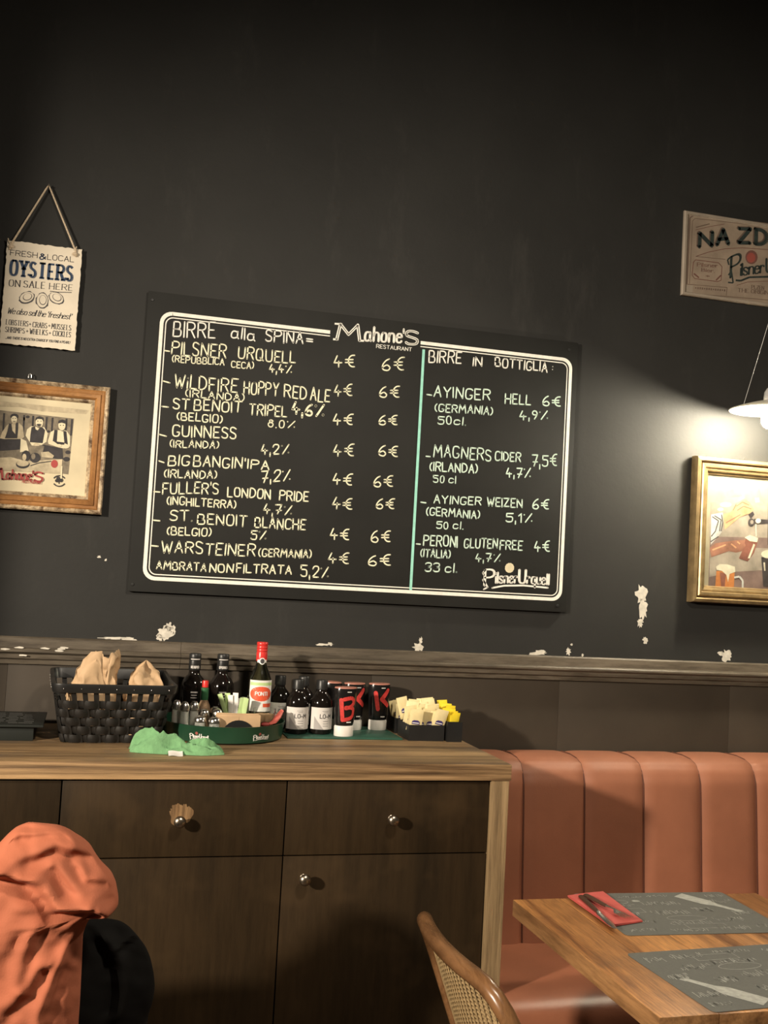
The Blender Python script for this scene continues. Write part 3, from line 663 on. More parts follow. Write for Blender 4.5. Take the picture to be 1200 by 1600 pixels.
mb.build('canvas', ['pbg', 'pbg2', 'pgrey', 'psleeve', 'skin', 'pfoam', 'pdark', 'pale', 'skind', 'pmug'], gf, smooth=False)
hook(1164, 718, -.02, gf)

# ================================================================== tin sign at right
TY = -.012
tx0, tz0, tz1 = at(1067.5, 396, Y=TY).x, 2.481, 2.766
ts = thing('tin_sign', 'aged tin beer sign with raised rim high on right wall', 'sign', (tx0+.21, 0, tz0))
fr = frame_mesh(tx0, tx0+.42, tz0, tz1, [(0, -.003), (0, -.011), (.003, -.015), (.010, -.015), (.014, -.008), (.014, -.003)])
fr.build('rim', 'tinrim', ts, ang=25)
mb = MB(); mb.box(tx0+.012, tx0+.408, -.009, -.004, tz0+.012, tz1-.012)
Y = -.009
def Q(p, lay, mi): ppoly(mb, [(1040+x/7.5, 310+y/7.5) for x, y in p], Y, lay, mi)
def QL(p, w_, lay, mi): pline(mb, [(1040+x/7.5, 310+y/7.5) for x, y in p], w_, Y, lay, mi)
QL([(1500, 330), (330, 195), (285, 230), (250, 1000)], 1.8, 1, 2); QL([(1500, 365), (345, 235), (315, 265), (280, 1000)], .8, 1, 2)
QL([(245, 1005), (720, 1045), (710, 1140)], .9, 1, 2); QL([(240, 1110), (1500, 1215)], 1.0, 1, 2)
for t, p0, p1, h in (('N', (395, 570), (540, 555), 160), ('A', (600, 545), (735, 535), 170), ('Z', (855, 520), (985, 525), 165), ('D', (1055, 535), (1180, 545), 170)):
    c = lambda p, d=0: (1040+(p[0]+d)/7.5, 310+(p[1]+d*.7)/7.5)
    wtext(mb, t, c(p0, -14), c(p1, -14), h/7.5, Y, 2, wv=.30, wh=.24, mi=2, serif=False); wtext(mb, t, c(p0), c(p1), h/7.5, Y, 3, wv=.30, wh=.24, mi=1)
QL([(355, 680), (500, 630), (700, 590), (900, 580), (1200, 600)], 1.0, 1, 3); QL([(355, 680), (450, 690), (700, 715)], .8, 1, 2); QL([(350, 370), (520, 330), (690, 300)], .8, 1, 3); QL([(355, 340), (515, 298)], 1.6, 1, 2)
QL([(350, 720), (620, 755), (660, 800), (650, 960), (610, 975), (340, 940), (310, 900), (325, 750), (350, 720)], 1.1, 1, 3)
c = lambda x, y: (1040+x/7.5, 310+y/7.5)
wtext(mb, 'Pilsner', c(370, 795), c(610, 810), 5.5, Y, 1, wv=.2, wh=.1, mi=3, serif=True); wtext(mb, 'Bier.', c(420, 855), c(570, 870), 5.2, Y, 1, wv=.2, wh=.1, mi=3, serif=True); wtext(mb, '+', c(470, 920), c(515, 925), 4, Y, 1, wv=.2, mi=3)
QL([(330, 880), (390, 930)], 2.2, 1, 3); QL([(650, 900), (590, 960)], 2.2, 1, 3)
wtext(mb, 'P', c(760, 930), c(870, 880), 33, Y, 2, wv=.15, wh=.09, mi=1); QL([(735, 900), (770, 850), (790, 990), (730, 985)], 2.2, 2, 1); QL([(740, 780), (725, 720), (770, 680)], 2.2, 2, 1)
wtext(mb, 'ilsner', c(880, 905), c(1150, 870), 19, Y, 2, wv=.19, wh=.1, mi=1, gap=1.2); wtext(mb, 'U', c(1175, 870), c(1260, 870), 22, Y, 2, wv=.18, wh=.1, mi=1)
QL([(820, 960), (880, 965), (980, 925), (1300, 915)], 3.0, 2, 1); QL([(830, 1020), (960, 980), (1300, 965)], .8, 1, 3)
Q(ell(1005, 690, 72, 82), 2, 3); Q(ell(1000, 695, 50, 58), 3, 4)
wtext(mb, 'PLZEN', c(1005, 1058), c(1150, 1070), 5.4, Y, 2, wv=.2, wh=.1, mi=2, serif=True); wtext(mb, 'THE ORIGINAL', c(845, 1095), c(1290, 1135), 5.6, Y, 2, wv=.22, wh=.1, mi=2, serif=True)
Q([(240, 1015), (320, 1020), (315, 1100), (235, 1092)], 1, 5); 
for k in range(14): QL([(345+k*26, 1048+k*2.2+(k % 2)*2), (345+k*26+16, 1050+k*2.2)], 3.2 if k % 4 else 2, 1, 2)
mb.build('panel', ['tin', 'tinink', 'tinshade', 'tinrose', 'seal', 'tinrim'], ts, smooth=False)

# ================================================================== pendant lamp at right
LX, LYY, LZ = 2.035, -.20, 2.088
lp = thing('pendant_lamp', 'lit white enamel dish lamp hanging above the gilt framed painting', 'lamp', (LX, LYY, LZ-.02))
R = .124
MB().lathe([(R, 0), (R+.002, .002), (R, .004), (R*.8, .013), (R*.5, .024), (.03, .032), (.03, .029), (R*.5, .020), (R*.8, .010), (R-.001, 0), (R, 0)], 48, (LX, LYY, LZ)).build('lamp_shade', 'enamel', lp)
MB().lathe([(0, .075), (.012, .073), (.020, .06), (.022, .034), (.022, .010), (.016, .004), (0, .004)], 20, (LX, LYY, LZ)).build('socket', 'wire', lp)
MB().ball((LX, LYY, LZ-.028), .027, sc=(1, 1, 1.1)).build('bulb', 'bulb', lp, label='glowing bulb')
for k in range(3):
    a = PI*1.28+k*2*PI/3; MB().tube([(LX+R*.86*math.cos(a), LYY+R*.86*math.sin(a), LZ+.008), (LX, LYY, LZ+.34)], .0008, 5).build('suspension_wire', 'wire', lp)
MB().tube([(LX, LYY, LZ+.07), (LX, LYY, LZ+.34), (LX, LYY, 3.75)], .0022, 6).build('cord', 'blackp', lp)

# ================================================================== sideboard
sbx0, sbx1, SY0, TOP = -1.08, 1.052, -.59, 1.046
sb = thing('sideboard', 'long dark stained wooden sideboard with rustic worktop under the chalkboard', 'sideboard', (0, -.3, 0))
mb = MB(); ys = [SY0, -.47, -.31, -.15, -.013]
for a, b in zip(ys, ys[1:]): mb.box(sbx0, sbx1, a+.0006, b-.0006, TOP-.04, TOP, .002)
for f in mb.b.faces:
    if f.normal.y < -.7 or f.calc_center_median().y < SY0+.002 or f.normal.x > .7: f.material_index = 1
mb.build('worktop', ['topwood', 'edgewood'], sb)
MB().box(1.000, 1.048, SY0+.003, -.015, 0, TOP-.0405, .002).build('side_panel', 'postwood', sb, label='pale bare wood end panel')
MB().box(sbx0+.004, sbx0+.05, SY0+.003, -.015, 0, TOP-.0405, .002).build('side_panel', 'postwood', sb)
MB().box(sbx0+.051, .999, SY0+.032, -.02, .05, TOP-.0415).build('carcass', 'dark', sb)
MB().box(sbx0+.051, .999, SY0+.05, -.05, 0, .05).build('plinth', 'dark', sb)
divs = [-1.061+.032, -.545, -.029, .485, .998]
def knob(p, parent):
    MB().lathe([(0, 0), (.0085, 0), (.0085, .002), (.005, .004), (.0045, .012), (.009, .015), (.0135, .020), (.0140, .025), (.0115, .030), (.006, .0325), (0, .033)], 22).b
    mb = MB(); mb.lathe([(0, 0), (.0085, 0), (.0085, .002), (.005, .004), (.0045, .012), (.009, .015), (.0135, .020), (.0140, .025), (.0115, .030), (.006, .0325), (0, .033)], 22)
    for v in mb.b.verts: v.co = Vector((p[0]+v.co.x, p[1]-v.co.z, p[2]+v.co.y))
    mb.build('knob', 'knob', parent, ang=50)
FY = SY0+.010
for k, (a, b) in enumerate(zip(divs, divs[1:])):
    d = MB().box(a+.0015, b-.0015, FY, FY+.02, .8285, TOP-.0445, .0015).build('drawer', 'front', sb)
    cx = {2: at(281, 1283, Y=FY-.02).x, 3: at(615, 1278, Y=FY-.02).x}.get(k, (a+b)/2)
    if k == 2:
        mb = MB(); rnd = random.Random(5); pts = []
        for i in range(60):
            t = 2*PI*i/60; q = 1+.10*math.sin(3*t+1)+.05*math.sin(7*t)+(rnd.uniform(-.10, .12) if math.sin(t) > .3 else 0); pts.append((cx+.003+.026*q*math.cos(t), FY-.0004, .924+.026*q*math.sin(t)))
        mb.face(pts); mb.build('worn_patch', 'worn', d, smooth=False, label='patch of paint worn to bare wood around knob')
    knob((cx, FY, .913), d)
    d = MB().box(a+.0015, b-.0015, FY, FY+.02, .055, .8255, .0015).build('door', 'front', sb)
    knob((a+.052 if k in (1, 3) else a+.05, FY, .776), d)

# ================================================================== banquette
bq = thing('banquette', 'tan red leather banquette with vertical channel back along right wall', 'bench', (1.85, -.3, 0))
BW = .194; bx = 1.064
backp = [(-.245, .44), (-.236, .50), (-.222, .65), (-.210, .80), (-.203, .88), (-.198, .925), (-.186, .957), (-.165, .978), (-.135, .988), (-.09, .992), (-.03, .990)]
for k in range(8):
    xa = bx+k*BW
    mb = MB()
    def fn(u, v):
        t = v*(len(backp)-1); i = min(int(t), len(backp)-2); q = t-i
        y = backp[i][0]*(1-q)+backp[i+1][0]*q; z = backp[i][1]*(1-q)+backp[i+1][1]*q
        dy = backp[min(i+1, len(backp)-1)][0]-backp[i][0]; dz = backp[i+1][1]-backp[i][1]; l = math.hypot(dy, dz)
        e = abs(2*u-1); bul = -.017*max(0, (e-.55)/.45)**2.4 + .004*(1-e*e)
        bul *= .55 if z < .94 else .55-.30*min(1, (z-.94)/.04)
        return Vector((xa+.0007+u*(BW-.0014), y-bul*dz/l, z+bul*dy/l))
    mb.grid(fn, 24, 30)
    mb.build('channel', 'leather', bq, ang=80)
for k in range(9):
    x = bx+k*BW; MB().tube([(x, y+.0085, z-.004) for y, z in backp], .0030, 6).build('seam', 'piping', bq)
MB().prism([(-.02, .30), (-.21, .30), (-.205, .5), (-.180, .85), (-.165, .94), (-.02, .955)], lambda y, z, x: Vector((x, y, z)), bx-.005, bx+8*BW).build('back_frame', 'piping', bq)
seatp = [(-.19, .36), (-.19, .475), (-.23, .479), (-.40, .480), (-.55, .480), (-.60, .476), (-.635, .462), (-.655, .44), (-.662, .41), (-.66, .37), (-.65, .345), (-.64, .34)]
mb = MB(); mb.prism(seatp, lambda y, z, x: Vector((x, y, z)), bx-.004, bx+8*BW); mb.build('seat', 'seatleather', bq, ang=50)
MB().box(bx, bx+8*BW, -.62, -.03, 0, .34, .003).build('base', 'chairwood', bq)

# ================================================================== table
tb = thing('table', 'reclaimed wood dining table laid with grey placemats in front of banquette', 'table', (1.36, -1.03, 0))
TX0, TX1, TY0, TY1, TZ = 1.028, 1.695, -1.372, -.690, .745
mb = MB(); xs = [TX0, 1.150, 1.285, 1.42, 1.56, TX1]
for k, (a, b) in enumerate(zip(xs, xs[1:])): mb.box(a+.0004, b-.0004, TY0+.0006*k, TY1-.0004*k, TZ-.038, TZ-.0003*(k % 2), .0018)
bmesh.ops.recalc_face_normals(mb.b, faces=mb.b.faces[:])
for f in mb.b.faces:
    f.normal_update()
    if abs(f.normal.z) < .5: f.material_index = 1
mb.build('tabletop', ['tablewood', 'tableedge'], tb)
MB().lathe([(0, 0), (.22, 0), (.22, .012), (.04, .022), (.035, .03), (.035, .69), (.16, .697), (.16, .7065), (0, .7065)], 32, (1.36, -1.03, 0)).build('pedestal', 'blackm', tb)

def placemat(name, cx, cy, rot, flip, label):
    t = thing(name, label, 'placemat', (cx, cy, TZ), 'placemats on the wooden table', world=False)
    t.rotation_euler = (0, 0, rot)
    W, D_ = .405, .300
    mb = MB()
    def fn(u, v): return Vector((-W/2+W*u, -D_/2+D_*v, .0012+.0009*math.sin(7*u+3*v)**2))
    o = rr(-W/2, W/2, -D_/2, D_/2, .012); mb.prism(o, lambda u, v, w_: Vector((u, v, w_)), .0004, .0016)
    mb.build('sheet', 'mat', t)
    mb = MB(); sg_ = -1 if flip else 1
    F = lambda u, v: Vector((sg_*u, sg_*v, .0021))
    bot = [(.0, .021), (.075, .021), (.085, .018), (.10, .010), (.115, .0085), (.15, .0075), (.153, .010), (.165, .010), (.165, -.010), (.153, -.010), (.15, -.0075), (.115, -.0085), (.10, -.010), (.085, -.018), (.075, -.021), (0, -.021)]
    ca, sa = math.cos(-.95), math.sin(-.95)
    mb.face([F(.070+ca*u-sa*v, .128+sa*u+ca*v) if not flip else F(.070+ca*u-sa*v, .128+sa*u+ca*v) for u, v in bot])
    rnd = random.Random(11 if flip else 4)
    def scr(x, y, n, h, w_, l=.006):
        for k in range(n):
            q = [(x+w_*k/n+rnd.uniform(0, w_/n*.8), y+rnd.uniform(0, h)) for _ in range(3)]
            ribbon(mb, q, .0020, .0020, F, 0)
    for (x, y, n, h, w_) in ((-.18, .10, 9, .020, .06), (-.10, .11, 12, .014, .07), (-.02, .115, 8, .016, .06), (-.17, .045, 14, .018, .09), (-.06, .05, 16, .03, .10), (-.18, -.02, 12, .02, .08), (-.07, -.02, 14, .034, .10),
                             (.05, .0, 12, .03, .05), (-.18, -.075, 14, .018, .09), (-.06, -.09, 14, .03, .11), (-.18, -.13, 10, .022, .07), (-.08, -.135, 14, .02, .09), (.04, -.13, 14, .03, .08), (.06, -.07, 12, .03, .08), (.14, -.03, 10, .03, .05), (.13, .06, 10, .03, .06), (.14, .11, 9, .02, .05), (.14, -.12, 9, .03, .05)):
        scr(x, y, n, h, w_)
    for (x, y, a, b) in ((-.115, .08, .026, .014), (-.145, .085, .011, .007), (-.065, .085, .010, .007), (.0, -.045, .05, .018)):
        e = ell(x, y, a, b, 20); ribbon(mb, e+[e[0]], .0016, .0016, F, 0)
        if a < .02: mb.face([F(*p) for p in e])
    for (x0, y0, x1, y1) in ((-.03, -.115, .07, -.085), (-.16, .0, -.08, .03)):
        ribbon(mb, [(x0, y0), (x1, y0), (x1, y1), (x0, y1), (x0, y0)], .0014, .0014, F, 0)
    mb.build('print', 'matprint', t, smooth=False)
    return t
placemat('placemat', 1.392, -.822, -.045, False, 'grey printed placemat nearest the banquette, red napkin on its corner')
placemat('placemat', 1.335, -1.207, .05, True, 'grey printed placemat at the near table edge, no cutlery on it')
nz = TZ+.0022
nk = thing('napkin', 'folded red paper napkin under knife and fork on placemat corner', 'napkin', (1.228, -.785, nz))
na, nb, nc, nd = (at(887, 1402, Z=nz), at(943, 1396, Z=nz), at(1004, 1441, Z=nz), at(955, 1449, Z=nz))
mb = MB()
for k in range(4):
    o = [Vector((p.x+random.uniform(-.0012, .0012), p.y+random.uniform(-.0012, .0012), 0)) for p in (na, nb, nc, nd)]
    def fn(u, v, o=o, k=k, e=0): return (o[0]*(1-u)+o[1]*u)*(1-v)+(o[3]*(1-u)+o[2]*u)*v + Vector((0, 0, nz+.0002+k*.0013+.0010*math.sin(3*u+2*v)*(k/3)+e))
    g = mb.grid(fn, 10, 16); g2 = mb.grid(lambda u, v: fn(u, v, e=.0010), 10, 16)
    for line in ([(g[i][0], g2[i][0]) for i in range(11)], [(g[i][16], g2[i][16]) for i in range(11)], [(g[0][j], g2[0][j]) for j in range(17)], [(g[10][j], g2[10][j]) for j in range(17)]):
        for (p, q), (r_, s_) in zip(line, line[1:]): mb.b.faces.new((p, r_, s_, q))
mb.build('folded_paper', 'napkin', nk)
cz = nz+.0075
def cutlery(kind, pa, pb, label, dz):
    a, b = at(*pa, Z=cz+dz), at(*pb, Z=cz+dz); d = (b-a); L = d.length; d.normalize(); n = Vector((-d.y, d.x, 0)); up = Vector((0, 0, 1))
    t = thing(kind, label, kind, a)
    def bar(mb, pr):   # (s, half width, half height, z)
        rings = []
        for s_, hw, hh, z in pr:
            c = a+d*s_*L+up*z
            rings.append([mb.b.verts.new(c+n*hw*math.cos(2*PI*k/10)+up*hh*math.sin(2*PI*k/10)) for k in range(10)])
        for p, q in zip(rings, rings[1:]):
            for k in range(10): mb.b.faces.new((p[k], p[(k+1) % 10], q[(k+1) % 10], q[k]))
        mb.b.faces.new(rings[0]); mb.b.faces.new(rings[-1][::-1])
    mb = MB(); bar(mb, [(0, .005, .002, .002), (.02, .0075, .004, .002), (.25, .0072, .0042, .002), (.48, .0055, .0038, .002), (.52, .004, .003, .002)]); mb.build('handle', 'handle', t)
    mb = MB()
    if kind == 'knife':
        bar(mb, [(.515, .0055, .0040, .002), (.55, .0055, .0032, .002), (.57, .0075, .0008, .0015), (.85, .0082, .0008, .0012), (.95, .006, .0007, .001), (1, .001, .0005, .001)]); mb.build('blade', 'steel', t)
    else:
        bar(mb, [(.515, .0050, .0034, .002), (.60, .0030, .0015, .004), (.68, .0035, .0012, .005), (.76, .0115, .0010, .002), (.80, .0125, .0009, .0015)])
        for k in range(4):
            o = (-1.5+k)*.0068; mb.tube([a+d*.79*L+n*o+up*.0016, a+d*.9*L+n*o*1.03+up*.001, a+d*L+n*o*1.05+up*.0035], [.0018, .0016, .0008], 6)
        mb.build('tines', 'steel', t)
cutlery('knife', (907, 1401), (962, 1452), 'table knife with dark handle lying on the red napkin', 0)
cutlery('fork', (914, 1399), (983, 1436), 'fork with dark handle crossing the knife on the red napkin', .004)

# ================================================================== cane chair at the table
ch = thing('cane_chair', 'bentwood chair with woven cane back beside the table', 'chair', (.98, -1.13, 0))
CX, CYc = .730, -1.145
def backpt(s, z):   # s across (-1 far .. +1 near), z height; reclined, slightly curved
    wdt = .205+.035*max(0, min(1, (z-.46)/.34))
    return Vector((CX+(.80-z)*.36-.035*(1-s*s), CYc-s*wdt, z))
loop = []
for k in range(41):
    t = k/40
    if t < .3: s_, z = -1, .44+(.80-.10-.44)*(t/.3)
    elif t < .42: q = (t-.3)/.12*PI/2; s_, z = -1+.36*(1-math.cos(q)), .70+.10*math.sin(q)
    elif t < .58: q = (t-.42)/.16; s_, z = -.64+1.28*q, .80
    elif t < .70: q = (t-.58)/.12*PI/2; s_, z = .64+.36*math.sin(q), .80-.10*(1-math.cos(q))
    else: s_, z = 1, .70-.26*((t-.70)/.30)
    loop.append(backpt(s_, z))
MB().tube(loop, [.0165]*41, 14).build('back_frame', 'bent', ch, ang=60)
def bb(s_, v):    # inside of the loop, v 0..1
    z0 = .485; zt = .80 if abs(s_) < .64 else .70+.10*math.sqrt(max(0, 1-((abs(s_)-.64)/.36)**2))
    return backpt(s_*.955, z0+(zt-.004-z0)*v)
mb = MB()
nx, nzv = 46, 40
def strip(pa, pb, wvec, nseg=14, off=0):
    pr = None
    for k in range(nseg+1):
        p = pa(k/nseg); ww = wvec(k/nseg)
        cur = (mb.b.verts.new(p-ww+Vector((off, 0, 0))), mb.b.verts.new(p+ww+Vector((off, 0, 0))))
        if pr: mb.b.faces.new((pr[0], pr[1], cur[1], cur[0]))
        pr = cur
for k in range(nx):
    s_ = -1+2*(k+.5)/nx; strip(lambda t: bb(s_, t), None, lambda t: Vector((0, .0029, 0)), 16, .0010*(-1)**k)
for k in range(nzv):
    v = (k+.5)/nzv; strip(lambda t: bb(-1+2*t, v), None, lambda t: Vector((0, 0, .0022)), 20, .0003)
mb.build('cane_panel', 'cane', ch, smooth=False)
mb = MB()
for sgn in (-1, 1):
    mb.tube([backpt(sgn*.93, .47+.02*k) for k in range(14)], .006, 6)
mb.tube([bb(-1+2*k/20, 0) for k in range(21)], .012, 8); mb.build('inner_rail', 'bent', ch)
MB().lathe([(0, .43), (.19, .43), (.215, .437), (.22, .452), (.212, .464), (.17, .470), (0, .468)], 36, (1.02, CYc, 0)).build('seat', 'cane', ch)
for dx, dy in ((-.15, -.15), (-.15, .15), (.15, -.15), (.15, .15)):
    MB().tube([(1.02+dx, CYc+dy, .44), (1.02+dx*1.2, CYc+dy*1.2, .2), (1.02+dx*1.3, CYc+dy*1.3, 0)], [.017, .015, .012], 10).build('leg', 'bent', ch)

# ================================================================== chair with jackets, left foreground
JX, JY = -.13, -1.10
jc = thing('wooden_chair', 'dark wooden chair under the orange and black jackets', 'chair', (JX, JY-.2, 0))
MB().box(JX-.20, JX+.20, JY-.42, JY-.02, .42, .46, .01).build('seat', 'chairwood', jc)
mb = MB(); mb.box(JX-.11, JX+.11, JY-.008, JY+.008, .66, .88, .004); mb.build('backrest', 'chairwood', jc)
for sx in (-1, 1):
    MB().tube([(JX+sx*.11, JY, .88), (JX+sx*.13, JY, .45), (JX+sx*.18, JY+.04, 0)], .016, 10).build('leg', 'chairwood', jc)
    MB().tube([(JX+sx*.17, JY-.39, .43), (JX+sx*.17, JY-.39, 0)], .016, 10).build('leg', 'chairwood', jc)
def interp(tab, z):
    for (a, va), (b, vb) in zip(tab, tab[1:]):
        if a >= z >= b: q = (a-z)/(a-b) if a != b else 0; return va+(vb-va)*q
    return tab[0][1] if z > tab[0][0] else tab[-1][1]
def garment(name, mat, outline, zbot, yc, thick, creases, label, cat, cxm, nz_=110, nu=120, wob=.006, left=None):
    tab = sorted([(p.z, p.x) for p in outline], reverse=True)
    ztop = tab[0][0]; tabr = tab+[(zbot, tab[-1][1])]
    tabl = sorted([(p.z, p.x) for p in left], reverse=True) if left else None
    mb = MB()
    def fn(u, v):
        z = ztop-(ztop-zbot)*(v**1.15); xr = interp(tabr, z); xl = interp(tabl, z) if tabl else 2*cxm-xr
        a = 2*PI*u; c, s_ = math.cos(a), math.sin(a)
        c2 = math.copysign(abs(c)**.72, c)
        th = thick*(.28+.72*min(1, (ztop-z)/.16)**.7)
        if v < .02: th *= .3
        x = (xl+xr)/2+(xr-xl)/2*c2; y = yc+th*math.copysign(abs(s_)**.8, s_)
        if s_ < 0:
            d = 0
            for pl, dep, wd in creases:
                m_ = 9; sd = 0
                for (x0, z0), (x1, z1) in zip(pl, pl[1:]):
                    L2 = (x1-x0)**2+(z1-z0)**2; q = max(0, min(1, ((x-x0)*(x1-x0)+(z-z0)*(z1-z0))/L2))
                    ex, ez = x-(x0+q*(x1-x0)), z-(z0+q*(z1-z0)); e = math.hypot(ex, ez)
                    if e < m_: m_ = e; sd = (x1-x0)*ez-(z1-z0)*ex
                g = math.exp(-(m_/wd)**2); d += dep*g if sd < 0 else dep*(g-1.3*math.exp(-((m_-wd*1.5)/(wd*1.1))**2))
            y += d*min(1, -s_*1.5)
        n_ = noise.noise(Vector((x*22, z*14, yc*9)))*wob+noise.noise(Vector((x*60+z*40, z*45, 3)))*wob*.35
        y -= n_+.0035*(1-min(1, 3.2*abs(noise.noise(Vector((x*20+z*9, z*11-x*6, 4))))))+.002*noise.noise(Vector((x*55, z*70, 1))); 
        return Vector((x, y, z+noise.noise(Vector((x*18, 5, z*5)))*.008*(1 if v > .05 else .5)))
    g = mb.grid(fn, nu, nz_, cu=True)
    mb.b.faces.new([r[0] for r in g])
    o = mb.build(name, mat, loc=(cxm, yc, zbot), ang=70); tag(o, label, cat)
    md = o.modifiers.new('smooth', 'SUBSURF'); md.levels = 1; md.render_levels = 1
    return o
JYf = JY-.09
px2 = lambda pts: [at(x, y, Y=JYf) for x, y in pts]
pl2 = lambda pts: [(at(x, y, Y=JYf).x, at(x, y, Y=JYf).z) for x, y in pts]
out = px2([(45, 1304), (66, 1307), (88, 1311), (110, 1318), (128, 1329), (141, 1342), (150, 1358), (158, 1370), (176, 1386), (183, 1402), (187, 1425), (187, 1440), (176, 1449), (150, 1452), (137, 1468), (129, 1488), (127, 1540), (124, 1600)])
cr = [(pl2([(-60, 1385), (0, 1390), (43, 1394), (65, 1418), (78, 1438), (121, 1442), (152, 1449)]), 0.0230, 0.0113), (pl2([(-40, 1400), (0, 1380), (43, 1362), (87, 1349), (141, 1356)]), 0.0076, 0.0113), (pl2([(30, 1326), (60, 1321), (100, 1324)]), 0.0039, 0.0079),
      (pl2([(82, 1374), (121, 1420), (150, 1446)]), 0.0057, 0.0079), (pl2([(0, 1517), (20, 1480), (39, 1437)]), 0.0076, 0.0090), (pl2([(36, 1545), (52, 1490), (62, 1466)]), 0.0063, 0.0090), (pl2([(72, 1600), (95, 1540), (116, 1500)]), 0.0076, 0.0101),
      (pl2([(10, 1600), (45, 1570), (70, 1530)]), 0.0068, 0.0113), (pl2([(120, 1372), (130, 1395), (165, 1398)]), 0.0047, 0.0057), (pl2([(60, 1436), (90, 1462), (128, 1486)]), 0.0047, 0.0067), (pl2([(150, 1425), (176, 1420)]), 0.0039, 0.0057), (pl2([(140, 1430), (182, 1440)]), 0.0034, 0.0045)]
garment('jacket', 'coat', out, .30, JY, .070, cr, 'orange hooded jacket draped over chair back at lower left', 'jacket', -.155, left=px2([(40, 1304.1), (22, 1311), (8, 1322), (-5, 1334), (-25, 1356), (-60, 1385), (-110, 1425), (-150, 1480), (-165, 1600)]))
JYb = JY+.06
pb2 = lambda pts: [(at(x, y, Y=JYb-.05).x, at(x, y, Y=JYb-.05).z) for x, y in pts]
outb = [at(x, y, Y=JYb) for x, y in [(120, 1447), (165, 1449), (185, 1452), (203, 1462), (217, 1476), (230, 1494), (238, 1512), (243, 1535), (245, 1556), (241, 1580), (234, 1600)]]
garment('dark_jacket', 'coatin', outb, .34, JYb+.055, .052, [(pb2([(185, 1510), (205, 1500), (228, 1488)]), .012, .006), (pb2([(160, 1500), (175, 1530), (172, 1600)]), .018, .009)], 'black jacket hanging behind the orange one on the same chair', 'jacket', -.13, 60, 80, .004)

# ================================================================== things on the sideboard
Z0 = TOP
# flat dark box at the left end
bxo = thing('flat_box', 'flat black card box with grey printed lid left of basket', 'box', (-.33, -.2, Z0))
MB().box(-.60, -.108, -.318, -.09, Z0, Z0+.034, .002).build('body', 'boxgreen', bxo)
lid = MB().box(-.61, -.086, -.328, -.085, Z0+.0345, Z0+.040, .0015).build('lid', 'boxgreen', bxo)
rnd = random.Random(9)
for bxs in (-.53, -.37, -.215):
    mb = MB()
    for r_ in range(7):
        y = -.12-.028*r_
        for k in range(3 if r_ else 2):
            x = bxs+rnd.uniform(-.005, .01)+k*.036; l = rnd.uniform(.018, .034)
            mb.face([(x, y, Z0+.0404), (x+l, y, Z0+.0404), (x+l, y-.011, Z0+.0404), (x, y-.011, Z0+.0404)])
    for v in mb.b.verts: v.co -= ORG[bxo]
    o = mb.build('printed_block', 'boxprint', None, smooth=False); o.parent = lid

# woven basket
bc, brot, BH = Vector((.074, -.225, Z0)), .05, .146
bk = thing('basket', 'black woven rectangular basket holding brown paper bags', 'basket', bc, world=False); bk.rotation_euler = (0, 0, brot)
def rrect(t, a, b, r):
    per = [(2*(b-r), 0), (PI*r/2, 1), (2*(a-r), 2), (PI*r/2, 3), (2*(b-r), 4), (PI*r/2, 5), (2*(a-r), 6), (PI*r/2, 7)]
    L = sum(p[0] for p in per); d = (t % 1)*L
    for l, k in per:
        if d <= l: break
        d -= l
    q = d/l if l else 0
    if k == 0: return (a, -(b-r)+2*(b-r)*q, 1, 0)
    if k == 2: return ((a-r)-2*(a-r)*q, b, 0, 1)
    if k == 4: return (-a, (b-r)-2*(b-r)*q, -1, 0)
    if k == 6: return (-(a-r)+2*(a-r)*q, -b, 0, -1)
    cx, cy, a0 = {1: (a-r, b-r, 0), 3: (-a+r, b-r, PI/2), 5: (-a+r, -b+r, PI), 7: (a-r, -b+r, 1.5*PI)}[k]
    t_ = a0+q*PI/2; return (cx+r*math.cos(t_), cy+r*math.sin(t_), math.cos(t_), math.sin(t_))
def bwall(t, z, off=0):
    q = z/BH; a = .119+.028*q; b = .108+.032*q
    x, y, nx, ny = rrect(t, a, b, .022); lift = .012*max(0, y/b)*q**3
    return Vector((x+nx*off, y+ny*off, z+lift))
NS = 40; mb = MB()
rows = 5; rh = .107/rows
for r_ in range(rows):
    z0, z1 = r_*rh+.001, (r_+1)*rh-.0005
    n = NS*6
    def wv_(u, v, r_=r_, z0=z0, z1=z1):
        ph = math.cos(PI*NS*u+PI*r_); off = .0035*ph+.0016*math.sin(PI*v)
        return bwall(u, z0+(z1-z0)*v, off)
    g1 = mb.grid(wv_, n, 4, cu=True)
for k in range(NS):
    t = (k+.5)/NS
    for dt in (0,):
        w_ = .0062
        p = []
        for j in range(9):
            z = BH*.93*j/8; c = bwall(t, z); tx = bwall(t+.004, z)-bwall(t-.004, z); tx.normalize()
            up = .0035*math.cos(PI*(z/rh-.5)+PI*k)*(1 if z < .105 else 0)
            nrm = Vector((tx.y, -tx.x, 0)); p.append((c-tx*w_-nrm*-.0, c+tx*w_, nrm*0))
        for (a, b, _), (c, d, _) in zip(p, p[1:]): mb.face([a, b, d, c])
mb.build('woven_body', 'wicker', bk, recalc=False)
mb = MB()
def rimf(z0, z1, off): return lambda u, v: bwall(u, 0, 0)
prs = [(.1265, .0035), (.1265, .0065), (.1300, .0075), (.1450, .0075), (.1485, .0060), (.1485, -.003), (.1450, -.0045), (.1265, -.0045)]
mb.grid(lambda u, v: bwall(u, prs[int(round(v*8)) % 8][0], prs[int(round(v*8)) % 8][1]), 120, 8, cu=True, cv=True)
mb.build('rim', 'blackp', bk, ang=30)
for k in range(26):
    MB().ball(bwall((k+.3)/26, .137, .0082), .0013, seg=8).build('stud', 'steel', bk)
